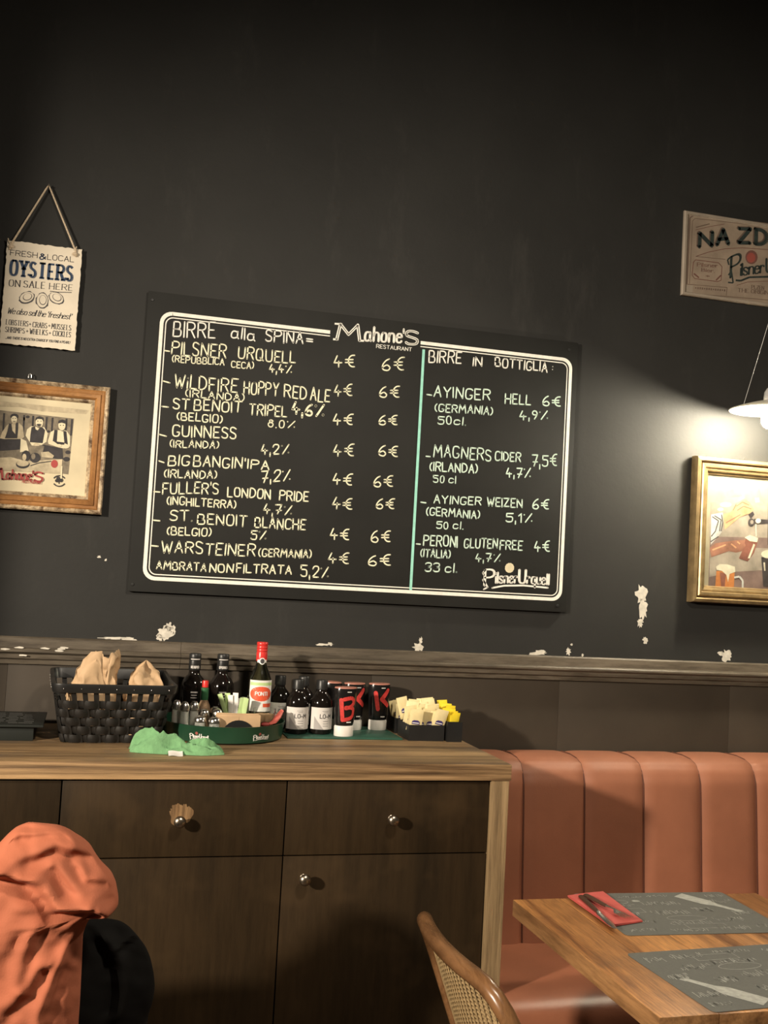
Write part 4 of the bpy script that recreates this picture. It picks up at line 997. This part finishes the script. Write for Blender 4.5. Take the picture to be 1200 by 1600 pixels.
mb = MB(); mb.grid(lambda u, v: Vector((-.12+.24*u, -.105+.21*v, .002)), 4, 4); mb.build('bottom', 'wicker', bk)
# paper bags in the basket
def bag(name, c, W, D_, H, topfn, label, seed, rot=0):
    mb = MB(); c = Vector(c); R_ = Matrix.Rotation(rot, 3, 'Z')
    def fn(u, v, ins=0):
        a = 2*PI*u; cx, sy = math.cos(a), math.sin(a)
        ht, sx, sd = topfn(a); z = v*(H*ht)
        sq = .62
        fx, fy = (1+(sx-1)*v**1.6, 1+(sd-1)*v**1.6) if sx else ((max(0, 1-v**3.2)**.5+.015,)*2)
        x = (W/2-ins)*math.copysign(abs(cx)**sq, cx)*fx; y = (D_/2-ins)*math.copysign(abs(sy)**sq, sy)*fy
        p = Vector((x, y, z)); n_ = noise.noise_vector(Vector((x*26+seed, y*26, z*20)))*.011+noise.noise_vector(Vector((x*70, y*70+seed, z*55)))*.0065
        return c+R_ @ (p+n_*min(1, v*2.5))
    g = mb.grid(fn, 72, 40, cu=True); g2 = mb.grid(lambda u, v: fn(u, v, .0012), 72, 40, cu=True)
    for i in range(72):
        j = (i+1) % 72; mb.b.faces.new((g[i][40], g[j][40], g2[j][40], g2[i][40]))
    mb.b.faces.new([r[0] for r in g])
    o = mb.build(name, 'kraft', loc=(c.x, c.y, c.z), ang=60); tag(o, label, 'paper bag', 'brown paper bags in the basket'); return o
def top1(a):
    c, s = math.cos(a), math.sin(a)
    h = .56+.44*min(1, max(0, (c+.95)/.95)) if c < .30 else .98
    if s > .2: h *= .93
    if s < .35: h -= .40*math.exp(-((c-.33)/.13)**2)*(1 if s < 0 else .6)
    return h, .92, .7
bag('paper_bag', (.024, -.235, Z0+.004), .128, .12, .222, top1, 'open brown paper bag with twisted mouth, left one in basket', 1)
def top2(a):
    return 1.0+.05*math.cos(3*a+.6), 0, 0
bag('paper_bag', (.155, -.230, Z0+.004), .098, .10, .185, top2, 'crumpled closed brown paper bag, right one in basket', 7, .3)

# green cloth
def clothfn(top):
    c = Vector((.232, -.455, Z0))
    def fn(u, v):
        s_ = 2*u-1; t = 2*v-1
        L = .108*(1+.05*math.sin(9*v)); wd = .040*(1-.35*abs(s_)**3)*(1+.16*math.sin(11*u+1))
        x = s_*L; y = t*wd+.010*math.sin(4*u*PI+.5)*.6-.014*s_
        e = max(0, 1-abs(t)**2.6)*max(0, 1-abs(s_)**6)
        h = .011+.012*math.exp(-((s_+.5)/.30)**2)
        for tc, am, wd_ in ((-.62+.30*math.sin(4.6*u+.2), 0.0180, 0.136), (.05+.42*math.sin(5.5*u+1.4), 0.0228, 0.163), (.60+.26*math.sin(6.3*u+3.1), 0.0156, 0.136), (-.2+1.5*(u-.5), 0.0144, 0.109)):
            h += am*math.exp(-((t-tc)/wd_)**2)*(.65+.35*math.sin(9*u+tc*3))
        h += .011*(1-2.4*abs(noise.noise(Vector((u*5+v*1.6, v*2.3-u*1.8, 2)))))+.005*noise.noise(Vector((u*9+3, v*4, 7)))+.0025*noise.noise(Vector((u*26, v*12, 1)))
        z = e**.5*max(.004, h) if top else 0
        return c+Vector((x+.003*noise.noise(Vector((u*20, v*9, 0))), y, .0006+z))
    return fn
mb = MB(); g = mb.grid(clothfn(True), 90, 40); g2 = mb.grid(clothfn(False), 90, 40)
for line in ([(g[i][0], g2[i][0]) for i in range(91)], [(g[i][40], g2[i][40]) for i in range(91)], [(g[0][j], g2[0][j]) for j in range(41)], [(g[90][j], g2[90][j]) for j in range(41)]):
    for (a, b), (c, d) in zip(line, line[1:]): mb.b.faces.new((a, c, d, b))
gc = thing('cleaning_cloth', 'crumpled green microfibre cloth on sideboard before the tray', 'cloth', (.232, -.455, Z0))
mb.build('cloth', 'cloth', gc, ang=70)
mb = MB(); a = Vector((.208, -.492, Z0+.010))
mb.grid(lambda u, v: a+Vector((u*.034, -.004-v*.018, -.009*v**.6+.001*math.sin(6*u))), 8, 6); mb.build('care_tag', 'label', gc, label='white care tag')

# round green tray
TC = Vector((.372, -.185, Z0)); TR = .166
tr = thing('serving_tray', 'round dark green metal tray crowded with condiments beside the basket', 'tray', TC)
MB().lathe([(0, .001), (TR-.010, .001), (TR-.004, .004), (TR+.002, .044), (TR+.003, .046), (TR, .046), (TR-.007, .007), (TR-.012, .005), (0, .005)], 72, TC).build('tray_body', 'greentray', tr)
def trayfn(a0, zb):
    def fn(u, v):
        z = zb+v; r = TR-.004+.006*(z-.004)/.04+.0009; a = a0+u/TR; return TC+Vector((r*math.cos(a), r*math.sin(a), z))
    return fn
for px in (310, 409):
    p = at(px, 1150, Y=-.33); a0 = math.asin(max(-1, min(1, (p.x-TC.x)/TR)))-PI/2
    mb = MB(); fn = trayfn(a0-.024/TR, .014)
    script_logo(mb, fn, .050, .0105, 0, 1, sub=.004)
    mb.build('printed_logo', ['whitep', 'seal'], tr, smooth=False)
TZ0 = Z0+.005
# dark balsamic bottles
def balsamic(x, y, text, label):
    t = thing('vinegar_bottle', label, 'bottle', (x, y, TZ0), 'black vinegar bottles on the tray', world=False)
    MB().lathe([(0, 0), (.031, 0), (.0345, .004), (.0345, .112), (.033, .124), (.026, .138), (.0165, .148), (.0150, .156), (.0150, .176), (0, .176)], 32).build('bottle_body', 'blackg', t)
    MB().lathe([(0, .206), (.0150, .206), (.0168, .203), (.0168, .190), (.0160, .188), (.0165, .186), (.0165, .162), (.0158, .160), (0, .160)], 28).build('bottle_cap', 'blackp', t)
    mb = MB()
    fn = lambda z0, r: (lambda u, v: Vector((r*math.sin((u)/r), -r*math.cos((u)/r), z0+v)))
    for k in range(10):
        a = -.014+.0028*k; f_ = fn(.1895, .0172); mb.face([f_(a, 0), f_(a+.0028, 0), f_(a+.0028, .0024), f_(a, .0024)])
    f_ = fn(.166, .0170); write(mb, text, lambda u, v: f_(u-.012, v), .006, .024, wv=.24, sub=.003)
    f_ = fn(.085, .0350)
    for r_, ws in enumerate(((.020, .004), (.016, .002), (.018, .002))):
        for k in range(6): f2 = fn(.100-.007*r_, .0350); a = -ws[0]/2+ws[0]*k/6; mb.face([f2(a, 0), f2(a+ws[0]/6, 0), f2(a+ws[0]/6, ws[1]), f2(a, ws[1])])
    mb.build('printed_lettering', 'label', t, smooth=False)
balsamic(.297, -.095, 'RE DEPER', 'black vinegar bottle standing nearest the basket')
balsamic(.376, -.085, 'EPERRE I', 'black vinegar bottle between hot sauce and clear bottle')
# clear vinegar bottle with red cap
t = thing('vinegar_bottle', 'clear glass bottle with red cap and red oval label', 'bottle', (.474, -.150, TZ0), world=False)
MB().lathe([(0, 0), (.028, 0), (.032, .004), (.032, .128), (.031, .142), (.025, .162), (.0165, .180), (.0135, .192), (.0130, .215), (0, .215)], 36).build('bottle_body', 'vinegar', t)
prof = [(0, .248), (.0140, .248), (.0155, .246)]
for k in range(3): prof += [(.0155, .240-.008*k), (.0145, .238-.008*k), (.0145, .236-.008*k), (.0155, .234-.008*k)]
MB().lathe(prof+[(.0150, .196), (0, .196)], 28).build('bottle_cap', 'redcap', t)
cyl = lambda r, z0, a0=0: (lambda u, v: Vector((r*math.sin(u/r+a0), -r*math.cos(u/r+a0), z0+v)))
mb = MB(); f_ = cyl(.0325, .060)
mb.grid(lambda u, v: f_(-.038+.076*u, .085*v), 24, 4); 
f2 = cyl(.0329, .060)
def pat(fn, pts, mi, cx=0, cy=0):   # fan of a shape on a curved surface
    for a, b in zip(pts, pts[1:]+pts[:1]):
        for k in range(4): mb.face([fn(cx+(a[0]-cx)*k/4, cy+(a[1]-cy)*k/4), fn(cx+(a[0]-cx)*(k+1)/4, cy+(a[1]-cy)*(k+1)/4), fn(cx+(b[0]-cx)*(k+1)/4, cy+(b[1]-cy)*(k+1)/4), fn(cx+(b[0]-cx)*k/4, cy+(b[1]-cy)*k/4)], mi)
pat(f2, ell(0, .048, .034, .020, 24), 1, 0, .050)
mb.grid(lambda u, v: f2(.006+.028*u, .012+.010*v), 10, 1, mi=1)
f3 = cyl(.0333, .060); write(mb, 'PONTI', lambda u, v: f3(u-.0170, v+.044), .0095, .034, wv=.24, wh=.18, mi=0, sub=.004)
mb.grid(lambda u, v: f2(-.036+.072*u, .071+.008*v), 20, 1, mi=2)
mb.build('label', ['whitep', 'orange', 'green3'], t, smooth=False, label='cream label with red oval')
mb = MB(); f_ = cyl(.0152, .196)
pat(f_, ell(0, 0, .0085, .0095, 18), 0, 0, 0); pat(cyl(.0157, .196), ell(0, 0, .006, .0068, 18), 1, 0, 0); mb.grid(lambda u, v: f_(-.015+.03*u, -.004+.008*v), 12, 1, mi=0)
mb.build('neck_seal', ['whitep', 'ink'], t, smooth=False)
# hot sauce
t = thing('hot_sauce_bottle', 'small hot sauce bottle with red cap and green neck band', 'bottle', (.322, -.165, TZ0), world=False)
MB().lathe([(0, 0), (.016, 0), (.0175, .003), (.0175, .062), (.015, .074), (.0095, .086), (.0085, .112), (0, .112)], 24).build('bottle_body', 'pepper', t)
MB().lathe([(.0090, .086), (.0102, .088), (.0102, .118), (.0085, .120), (0, .120)], 20).build('neck_band', 'green2', t)
MB().lathe([(0, .139), (.0078, .139), (.0085, .137), (.0085, .121), (0, .121)], 18).build('bottle_cap', 'redcap', t)
# glass shakers
def shaker(h, r, fill, fh):
    t = thing('glass_shaker', 'x', 'shaker', (0, 0, TZ0), 'glass shakers on the tray', world=False)
    MB().lathe([(0, 0), (r, 0), (r*1.04, .003), (r*.86, h*.74), (r*.84, h*.78), (r*.74, h*.78), (r*.76, h*.72), (r*.9, .006), (0, .005)], 20).build('glass_body', 'clear', t)
    MB().lathe([(0, .0055), (r*.86, .0065), (r*(.86-.14*fh/h), fh), (0, fh)], 18).build('filling', fill, t)
    MB().lathe([(0, h), (r*.45, h*.985), (r*.80, h*.92), (r*.92, h*.84), (r*.92, h*.76), (r*.84, h*.755), (0, h*.79)], 20).build('shaker_top', 'steel', t)
    return t
s1 = shaker(.094, .0138, 'salt', .068); s2 = shaker(.062, .017, 'salt', .044); s3 = shaker(.072, .0150, 'pepper', .042)
pts = [(s1, .243, -.236, 'tall salt shaker nearest the basket'), (s1, .262, -.263, 'tall salt shaker in front of two others, well filled'), (s1, .288, -.248, 'tall salt shaker with its top below the hot sauce bottle'),
       (s2, .336, -.308, 'squat glass shaker at front rim of tray left of napkins'), (s2, .300, -.290, 'squat glass shaker behind the left emblem on tray rim'), (s3, .316, -.232, 'short pepper shaker below the hot sauce bottle'), (s3, .352, -.175, 'short pepper shaker behind the kraft napkins'), (s3, .352, -.225, 'steel topped pepper shaker directly left of white cup')]
used = set()
for src, x, y, lab in pts:
    o = src if src not in used else copy_tree(src); used.add(src); o.location = (x, y, TZ0); o['label'] = lab
# sweetener cup and sachets
t = thing('white_cup', 'small white cup of sweetener sachets behind the napkins', 'cup', (.404, -.185, TZ0), world=False)
MB().lathe([(0, 0), (.020, 0), (.023, .003), (.029, .052), (.030, .055), (.028, .055), (.021, .006), (0, .005)], 28).build('cup_body', 'white', t)
def flatpack(name, W, H, T, mats, label, cat, group, mark=False):
    mb = MB()
    def side(sg_):
        def fn(u, v):
            e = (1-abs(2*u-1)**3)*(1-abs(2*v-1)**4); return Vector((-W/2+W*u, sg_*(T/2*e+.0003), H*v))
        return fn
    mb.grid(side(-1), 8, 10); mb.grid(side(1), 8, 10)
    if mark:
        f_ = lambda u, v: Vector((u, -T/2-.0009, v))
        mb.face([f_(-W*.3, H*.28), f_(W*.3, H*.28), f_(W*.3, H*.42), f_(W*.15, H*.48), f_(-W*.15, H*.48), f_(-W*.3, H*.42)], 1)
        mb.face([f_(-W*.26, H*.33)+Vector((0, -.0003, 0)), f_(W*.26, H*.33)+Vector((0, -.0003, 0)), f_(W*.26, H*.37)+Vector((0, -.0003, 0)), f_(-W*.26, H*.37)+Vector((0, -.0003, 0))], 2)
    bmesh.ops.remove_doubles(mb.b, verts=mb.b.verts[:], dist=.0001)
    o = mb.build(name, mats, loc=None); tag(o, label, cat, group); return o
sw = [flatpack('sweetener_sachet', .015, .066, .0025, [m_], lab, 'sachet', 'sweetener sachets in the white cup') for m_, lab in (('green3', 'pale green sweetener sachet standing in white cup'), ('whitep', 'white sweetener sachet standing in white cup'))]
rnd = random.Random(2); first = {0: True, 1: True}
for k in range(9):
    q = 0 if k in (0, 1, 3, 6, 8) else 1
    o = sw[q] if first[q] else sw[q].copy()
    if not first[q]: COL.objects.link(o)
    first[q] = False
    dx = -.028+.007*k; o.location = (.404+dx*.75, -.185+(.008 if k % 2 else -.007), TZ0+.012+rnd.uniform(.016, .034)); o.rotation_euler = (rnd.uniform(-.2, .22), dx*6+rnd.uniform(-.16, .16), rnd.uniform(-.9, .9))
# napkin holder with kraft napkins
t = thing('napkin_holder', 'black napkin holder with arched plates at front of tray', 'napkin holder', (.400, -.285, TZ0), world=False)
arch = [(.046*math.cos(PI*k/16), .006+.047*math.sin(PI*k/16)) for k in range(17)]+[(-.046, 0), (.046, 0)]
mb = MB(); MB.prism(mb, arch, lambda u, v, w_: Vector((u, w_, v)), -.019, -.0175); mb.build('arched_plate', 'blackp', t)
mb = MB(); mb.prism(arch, lambda u, v, w_: Vector((u, w_, v)), .0175, .019); mb.build('arched_plate', 'blackp', t)
MB().box(-.046, .046, -.019, .019, 0, .002).build('base', 'blackp', t)
rnd = random.Random(6); first = None
for k in range(9):
    if first is None:
        mb = MB(); mb.box(-.056, .056, -.0016, .0016, 0, .062, .0012)
        mb.box(-.056, -.001, -.0024, -.0017, .004, .058, 0)
        first = mb.build('kraft_napkin', 'kraft', loc=(0, 0, 0)); o = first; tag(o, 'folded kraft paper napkin held in the black napkin holder', 'napkin', 'kraft napkins in the holder')
    else: o = first.copy(); COL.objects.link(o)
    o.location = (.400+rnd.uniform(-.002, .002), -.285-.0142+.0036*k, TZ0+.0022+rnd.uniform(0, .003)); o.rotation_euler = (0, rnd.uniform(-.03, .03), 0)
# tumbler with sachets
t = thing('glass_tumbler', 'clear glass tumbler of beige sachets below the red oval label', 'glass', (.478, -.228, TZ0), world=False)
MB().lathe([(0, 0), (.024, 0), (.026, .004), (.030, .075), (.0285, .075), (.0245, .010), (0, .008)], 32).build('glass_body', 'clear', t)
sk = flatpack('kraft_sachet', .020, .052, .003, ['kraft'], 'beige paper sachet standing in the glass tumbler', 'sachet', 'beige sachets in the tumbler')
for k in range(6):
    o = sk if k == 0 else sk.copy()
    if k: COL.objects.link(o)
    o.location = (.478+(-.012+.005*k), -.228+(.006 if k % 2 else -.006), TZ0+.010); o.rotation_euler = (.05*(-1)**k, .06*(k-3), .3*(-1)**k)
# red scoop
t = thing('red_scoop', 'red plastic scoop leaning on right rim of the green tray', 'scoop', (.50, -.21, TZ0))
mb = MB(); a = at(421, 1131, Y=-.255); b = at(441, 1110, Y=-.215)
mb.tube([a, a*.75+b*.25+Vector((.004, 0, -.003)), a*.4+b*.6+Vector((.003, 0, -.002)), b], [.004, .0075, .008, .005], 10, flat=.55); mb.build('handle', 'redplastic', t)
mb = MB(); mb.ball(a+Vector((-.010, .004, -.002)), .011, sc=(1.2, .9, .6)); mb.build('bowl', 'logored', t)

# green mat with bottles
gm = MB().box(.545, .872, -.228, -.018, Z0, Z0+.005, .002); gm.box(.549, .868, -.224, -.022, Z0+.005, Z0+.0062, .0005)
o = gm.build('bar_mat', 'greenmat', loc=(.71, -.12, Z0)); tag(o, 'flat green bar mat under the labelled bottles and squeeze bottles', 'bar mat')
for v in o.data.vertices: pass
ZM = Z0+.0064
def lom():
    t = thing('labelled_bottle', 'x', 'bottle', (0, 0, ZM), 'dark bottles with white labels', world=False)
    MB().lathe([(0, 0), (.029, 0), (.032, .004), (.032, .082), (.0305, .092), (.024, .104), (.0165, .112), (.0140, .118), (.0140, .128), (0, .128)], 32).build('bottle_body', 'blackg', t)
    MB().lathe([(0, .148), (.0145, .148), (.0158, .146), (.0158, .122), (0, .122)], 24).build('bottle_cap', 'blackp', t)
    global mb
    mb = MB(); f_ = cyl(.0325, .014); mb.grid(lambda u, v: f_(-.044+.088*u, .060*v), 24, 4)
    f2 = cyl(.0328, .014)
    for k in range(8):
        x0, x1 = -.032+.0035*k, -.032+.0035*(k+1); mb.face([f2(x0, 0), f2(x1, 0), f2(x1, .036-.036*(k+1)/8), f2(x0, .036-.036*k/8)], 1)
    write(mb, 'LO-M', lambda u, v: f2(u-.015, v+.031), .0105, .034, wv=.19, mi=2, sub=.004)
    for r_, (x, l) in enumerate(((.0, .018), (.001, .014))):
        for k in range(4): mb.face([f2(x-l/2+l*k/4, .050-.004*r_), f2(x-l/2+l*(k+1)/4, .050-.004*r_), f2(x-l/2+l*(k+1)/4, .0508-.004*r_), f2(x-l/2+l*k/4, .0508-.004*r_)], 2)
    for r_ in range(3):
        l = .016; x = .002
        for k in range(4): mb.face([f2(x-l/2+l*k/4, .022-.0065*r_), f2(x-l/2+l*(k+1)/4, .022-.0065*r_), f2(x-l/2+l*(k+1)/4, .0230-.0065*r_), f2(x-l/2+l*k/4, .0230-.0065*r_)], 2)
    mb.build('label', ['label', 'labelgrey', 'ink'], t, smooth=False, label='white paper label')
    return t
l0 = lom()
for k, (x, y, rz, lab) in enumerate([(.580, -.163, .1, 'dark bottle with white label in front row, left one beside the tray'), (.648, -.160, .22, 'dark bottle with white label in front row, right one beside letter B bottle'),
                                     (.545, -.070, 0, 'dark bottle behind front row, closest to the clear vinegar bottle'), (.613, -.075, .1, 'dark bottle behind and between the two front labelled bottles')]):
    o = l0 if k == 0 else copy_tree(l0); o.location = (x, y, ZM); o.rotation_euler = (0, 0, rz); o['label'] = lab
# squeeze bottles standing on their caps
def squeeze(letter, x, y, rz, label):
    t = thing('squeeze_bottle', label, 'squeeze bottle', (x, y, ZM), 'upside down squeeze bottles with red letters', world=False); t.rotation_euler = (0, 0, rz)
    A = lambda z: .0275+.0065*min(1, max(0, (z-.03)/.085)); B = lambda z: .021+.003*min(1, max(0, (z-.03)/.085))
    MB().lathe([(0, 0), (.0265, 0), (.0275, .002), (.0275, .026), (.0255, .029), (0, .029)], 32, sy=.8).build('flip_cap', 'cap', t)
    def loft(zs, ins=0):
        mb = MB(); rings = []
        for z, q in zs: rings.append([mb.b.verts.new(Vector((A(z)*q*math.cos(2*PI*k/36), B(z)*q*math.sin(2*PI*k/36), z))) for k in range(36)])
        for a, b in zip(rings, rings[1:]):
            for k in range(36): mb.b.faces.new((a[k], a[(k+1) % 36], b[(k+1) % 36], b[k]))
        mb.b.faces.new(rings[0][::-1]); mb.b.faces.new(rings[-1]); return mb
    loft([(.0292, .90), (.034, .97), (.040, 1), (.08, 1), (.115, 1), (.128, .985), (.131, .96)]).build('bottle_body', 'bkbody', t)
    loft([(.1312, .95), (.134, .93), (.1342, .90)]).build('bottle_end', 'bktop', t, label='reddish rounded bottle end')
    mb = MB()
    fn = lambda u, v: Vector(((A(v)+.0011)*math.sin(u/.032), -(B(v)+.0013)*math.cos(u/.032), v))
    def st(p, w_=.0125): ribbon(mb, p, w_, w_, fn, 0, sub=.0035)
    if letter == 'B':
        st([(-.020, .100), (-.015, .046)], .012); st(_chaikin([(-.012, .102), (.012, .108), (.020, .094), (.010, .082), (-.006, .078)]), .0105); st(_chaikin([(-.006, .080), (.018, .080), (.020, .060), (.010, .050), (-.010, .046)]), .0105)
    else:
        st([(-.020, .108), (-.012, .062)], .0125); st([(.018, .116), (-.001, .090), (.022, .072)], .0125)
    mb.grid(lambda u, v: fn(-.002+.016*u, .038+.003*v), 6, 1, mi=1); mb.grid(lambda u, v: fn(-.004+.012*u, .1215+.002*v), 6, 1, mi=1)
    mb.build('red_letter', ['bkred', 'whitep'], t, smooth=False)
squeeze('B', .707, -.200, .15, 'black squeeze bottle in front bearing a large red B')
squeeze('K', .762, -.080, .25, 'black squeeze bottle with red K partly hidden behind letter B bottle')
squeeze('K', .838, -.075, .18, 'black squeeze bottle with whole red K facing out, beside the sachets')
squeeze('K', .695, -.062, 2.6, 'black squeeze bottle at back, hidden behind letter B bottle')

# sachet holders
def holder(x0, x1, y0, y1, h, div, label):
    t = thing('sachet_holder', label, 'sachet holder', ((x0+x1)/2, (y0+y1)/2, Z0))
    mb = MB(); w_ = .002
    mb.box(x0, x1, y0, y1, Z0, Z0+w_); mb.box(x0, x1, y0, y0+w_, Z0+w_, Z0+h); mb.box(x0, x1, y1-w_, y1, Z0+w_, Z0+h); mb.box(x0, x0+w_, y0+w_, y1-w_, Z0+w_, Z0+h); mb.box(x1-w_, x1, y0+w_, y1-w_, Z0+w_, Z0+h)
    mb.build('box', 'blackp', t, ang=20)
    if div: MB().box((x0+x1)/2-.001, (x0+x1)/2+.001, y0+w_, y1-w_, Z0+w_, Z0+h-.004).build('divider', 'blackp', t)
    return t
holder(.886, .990, -.236, -.125, .044, True, 'black two compartment holder full of cream sachets')
holder(.996, 1.040, -.246, -.125, .056, False, 'black holder full of yellow sachets at right end of sideboard')
holder(.884, .950, -.105, -.020, .044, False, 'black sachet holder by wall behind the two compartment one')
cr = flatpack('cream_sachet', .036, .062, .005, ['sachet', 'purple', 'whitep'], 'cream condiment sachet with purple mark in a black holder', 'sachet', 'cream sachets in the holders', True)
ye = flatpack('yellow_sachet', .030, .060, .004, ['sachety'], 'yellow condiment sachet in the right hand holder', 'sachet', 'yellow sachets in the holder')
rnd = random.Random(12); n = 0
def put(src, k, loc, rot):
    o = src if k == 0 else src.copy()
    if k: COL.objects.link(o)
    o.location = loc; o.rotation_euler = rot
for x0 in (.906, .925, .955, .972):
    for r_ in range(6):
        if r_ == 0 and x0 in (.925, .955): continue
        put(cr, n, (x0+rnd.uniform(-.004, .004), -.224+.0155*r_, Z0+(.030 if r_ == 0 else .016+.0045*r_+rnd.uniform(0, .012))), (.28-.10*r_+rnd.uniform(-.1, .1), rnd.uniform(-.22, .22), rnd.uniform(-.3, .3))); n += 1
for k in range(5): put(cr, 1, (.905+rnd.uniform(-.008, .012), -.088+.014*k, Z0+.018+rnd.uniform(0, .012)), (.1-.05*k, rnd.uniform(-.25, .25), rnd.uniform(-.3, .3)))
for k in range(10): put(ye, k, (1.017+rnd.uniform(-.004, .004), -.232+.0105*k, Z0+.014+.0030*k+rnd.uniform(0, .006)), (.14-.03*k, rnd.uniform(-.14, .14), rnd.uniform(-.2, .2)))
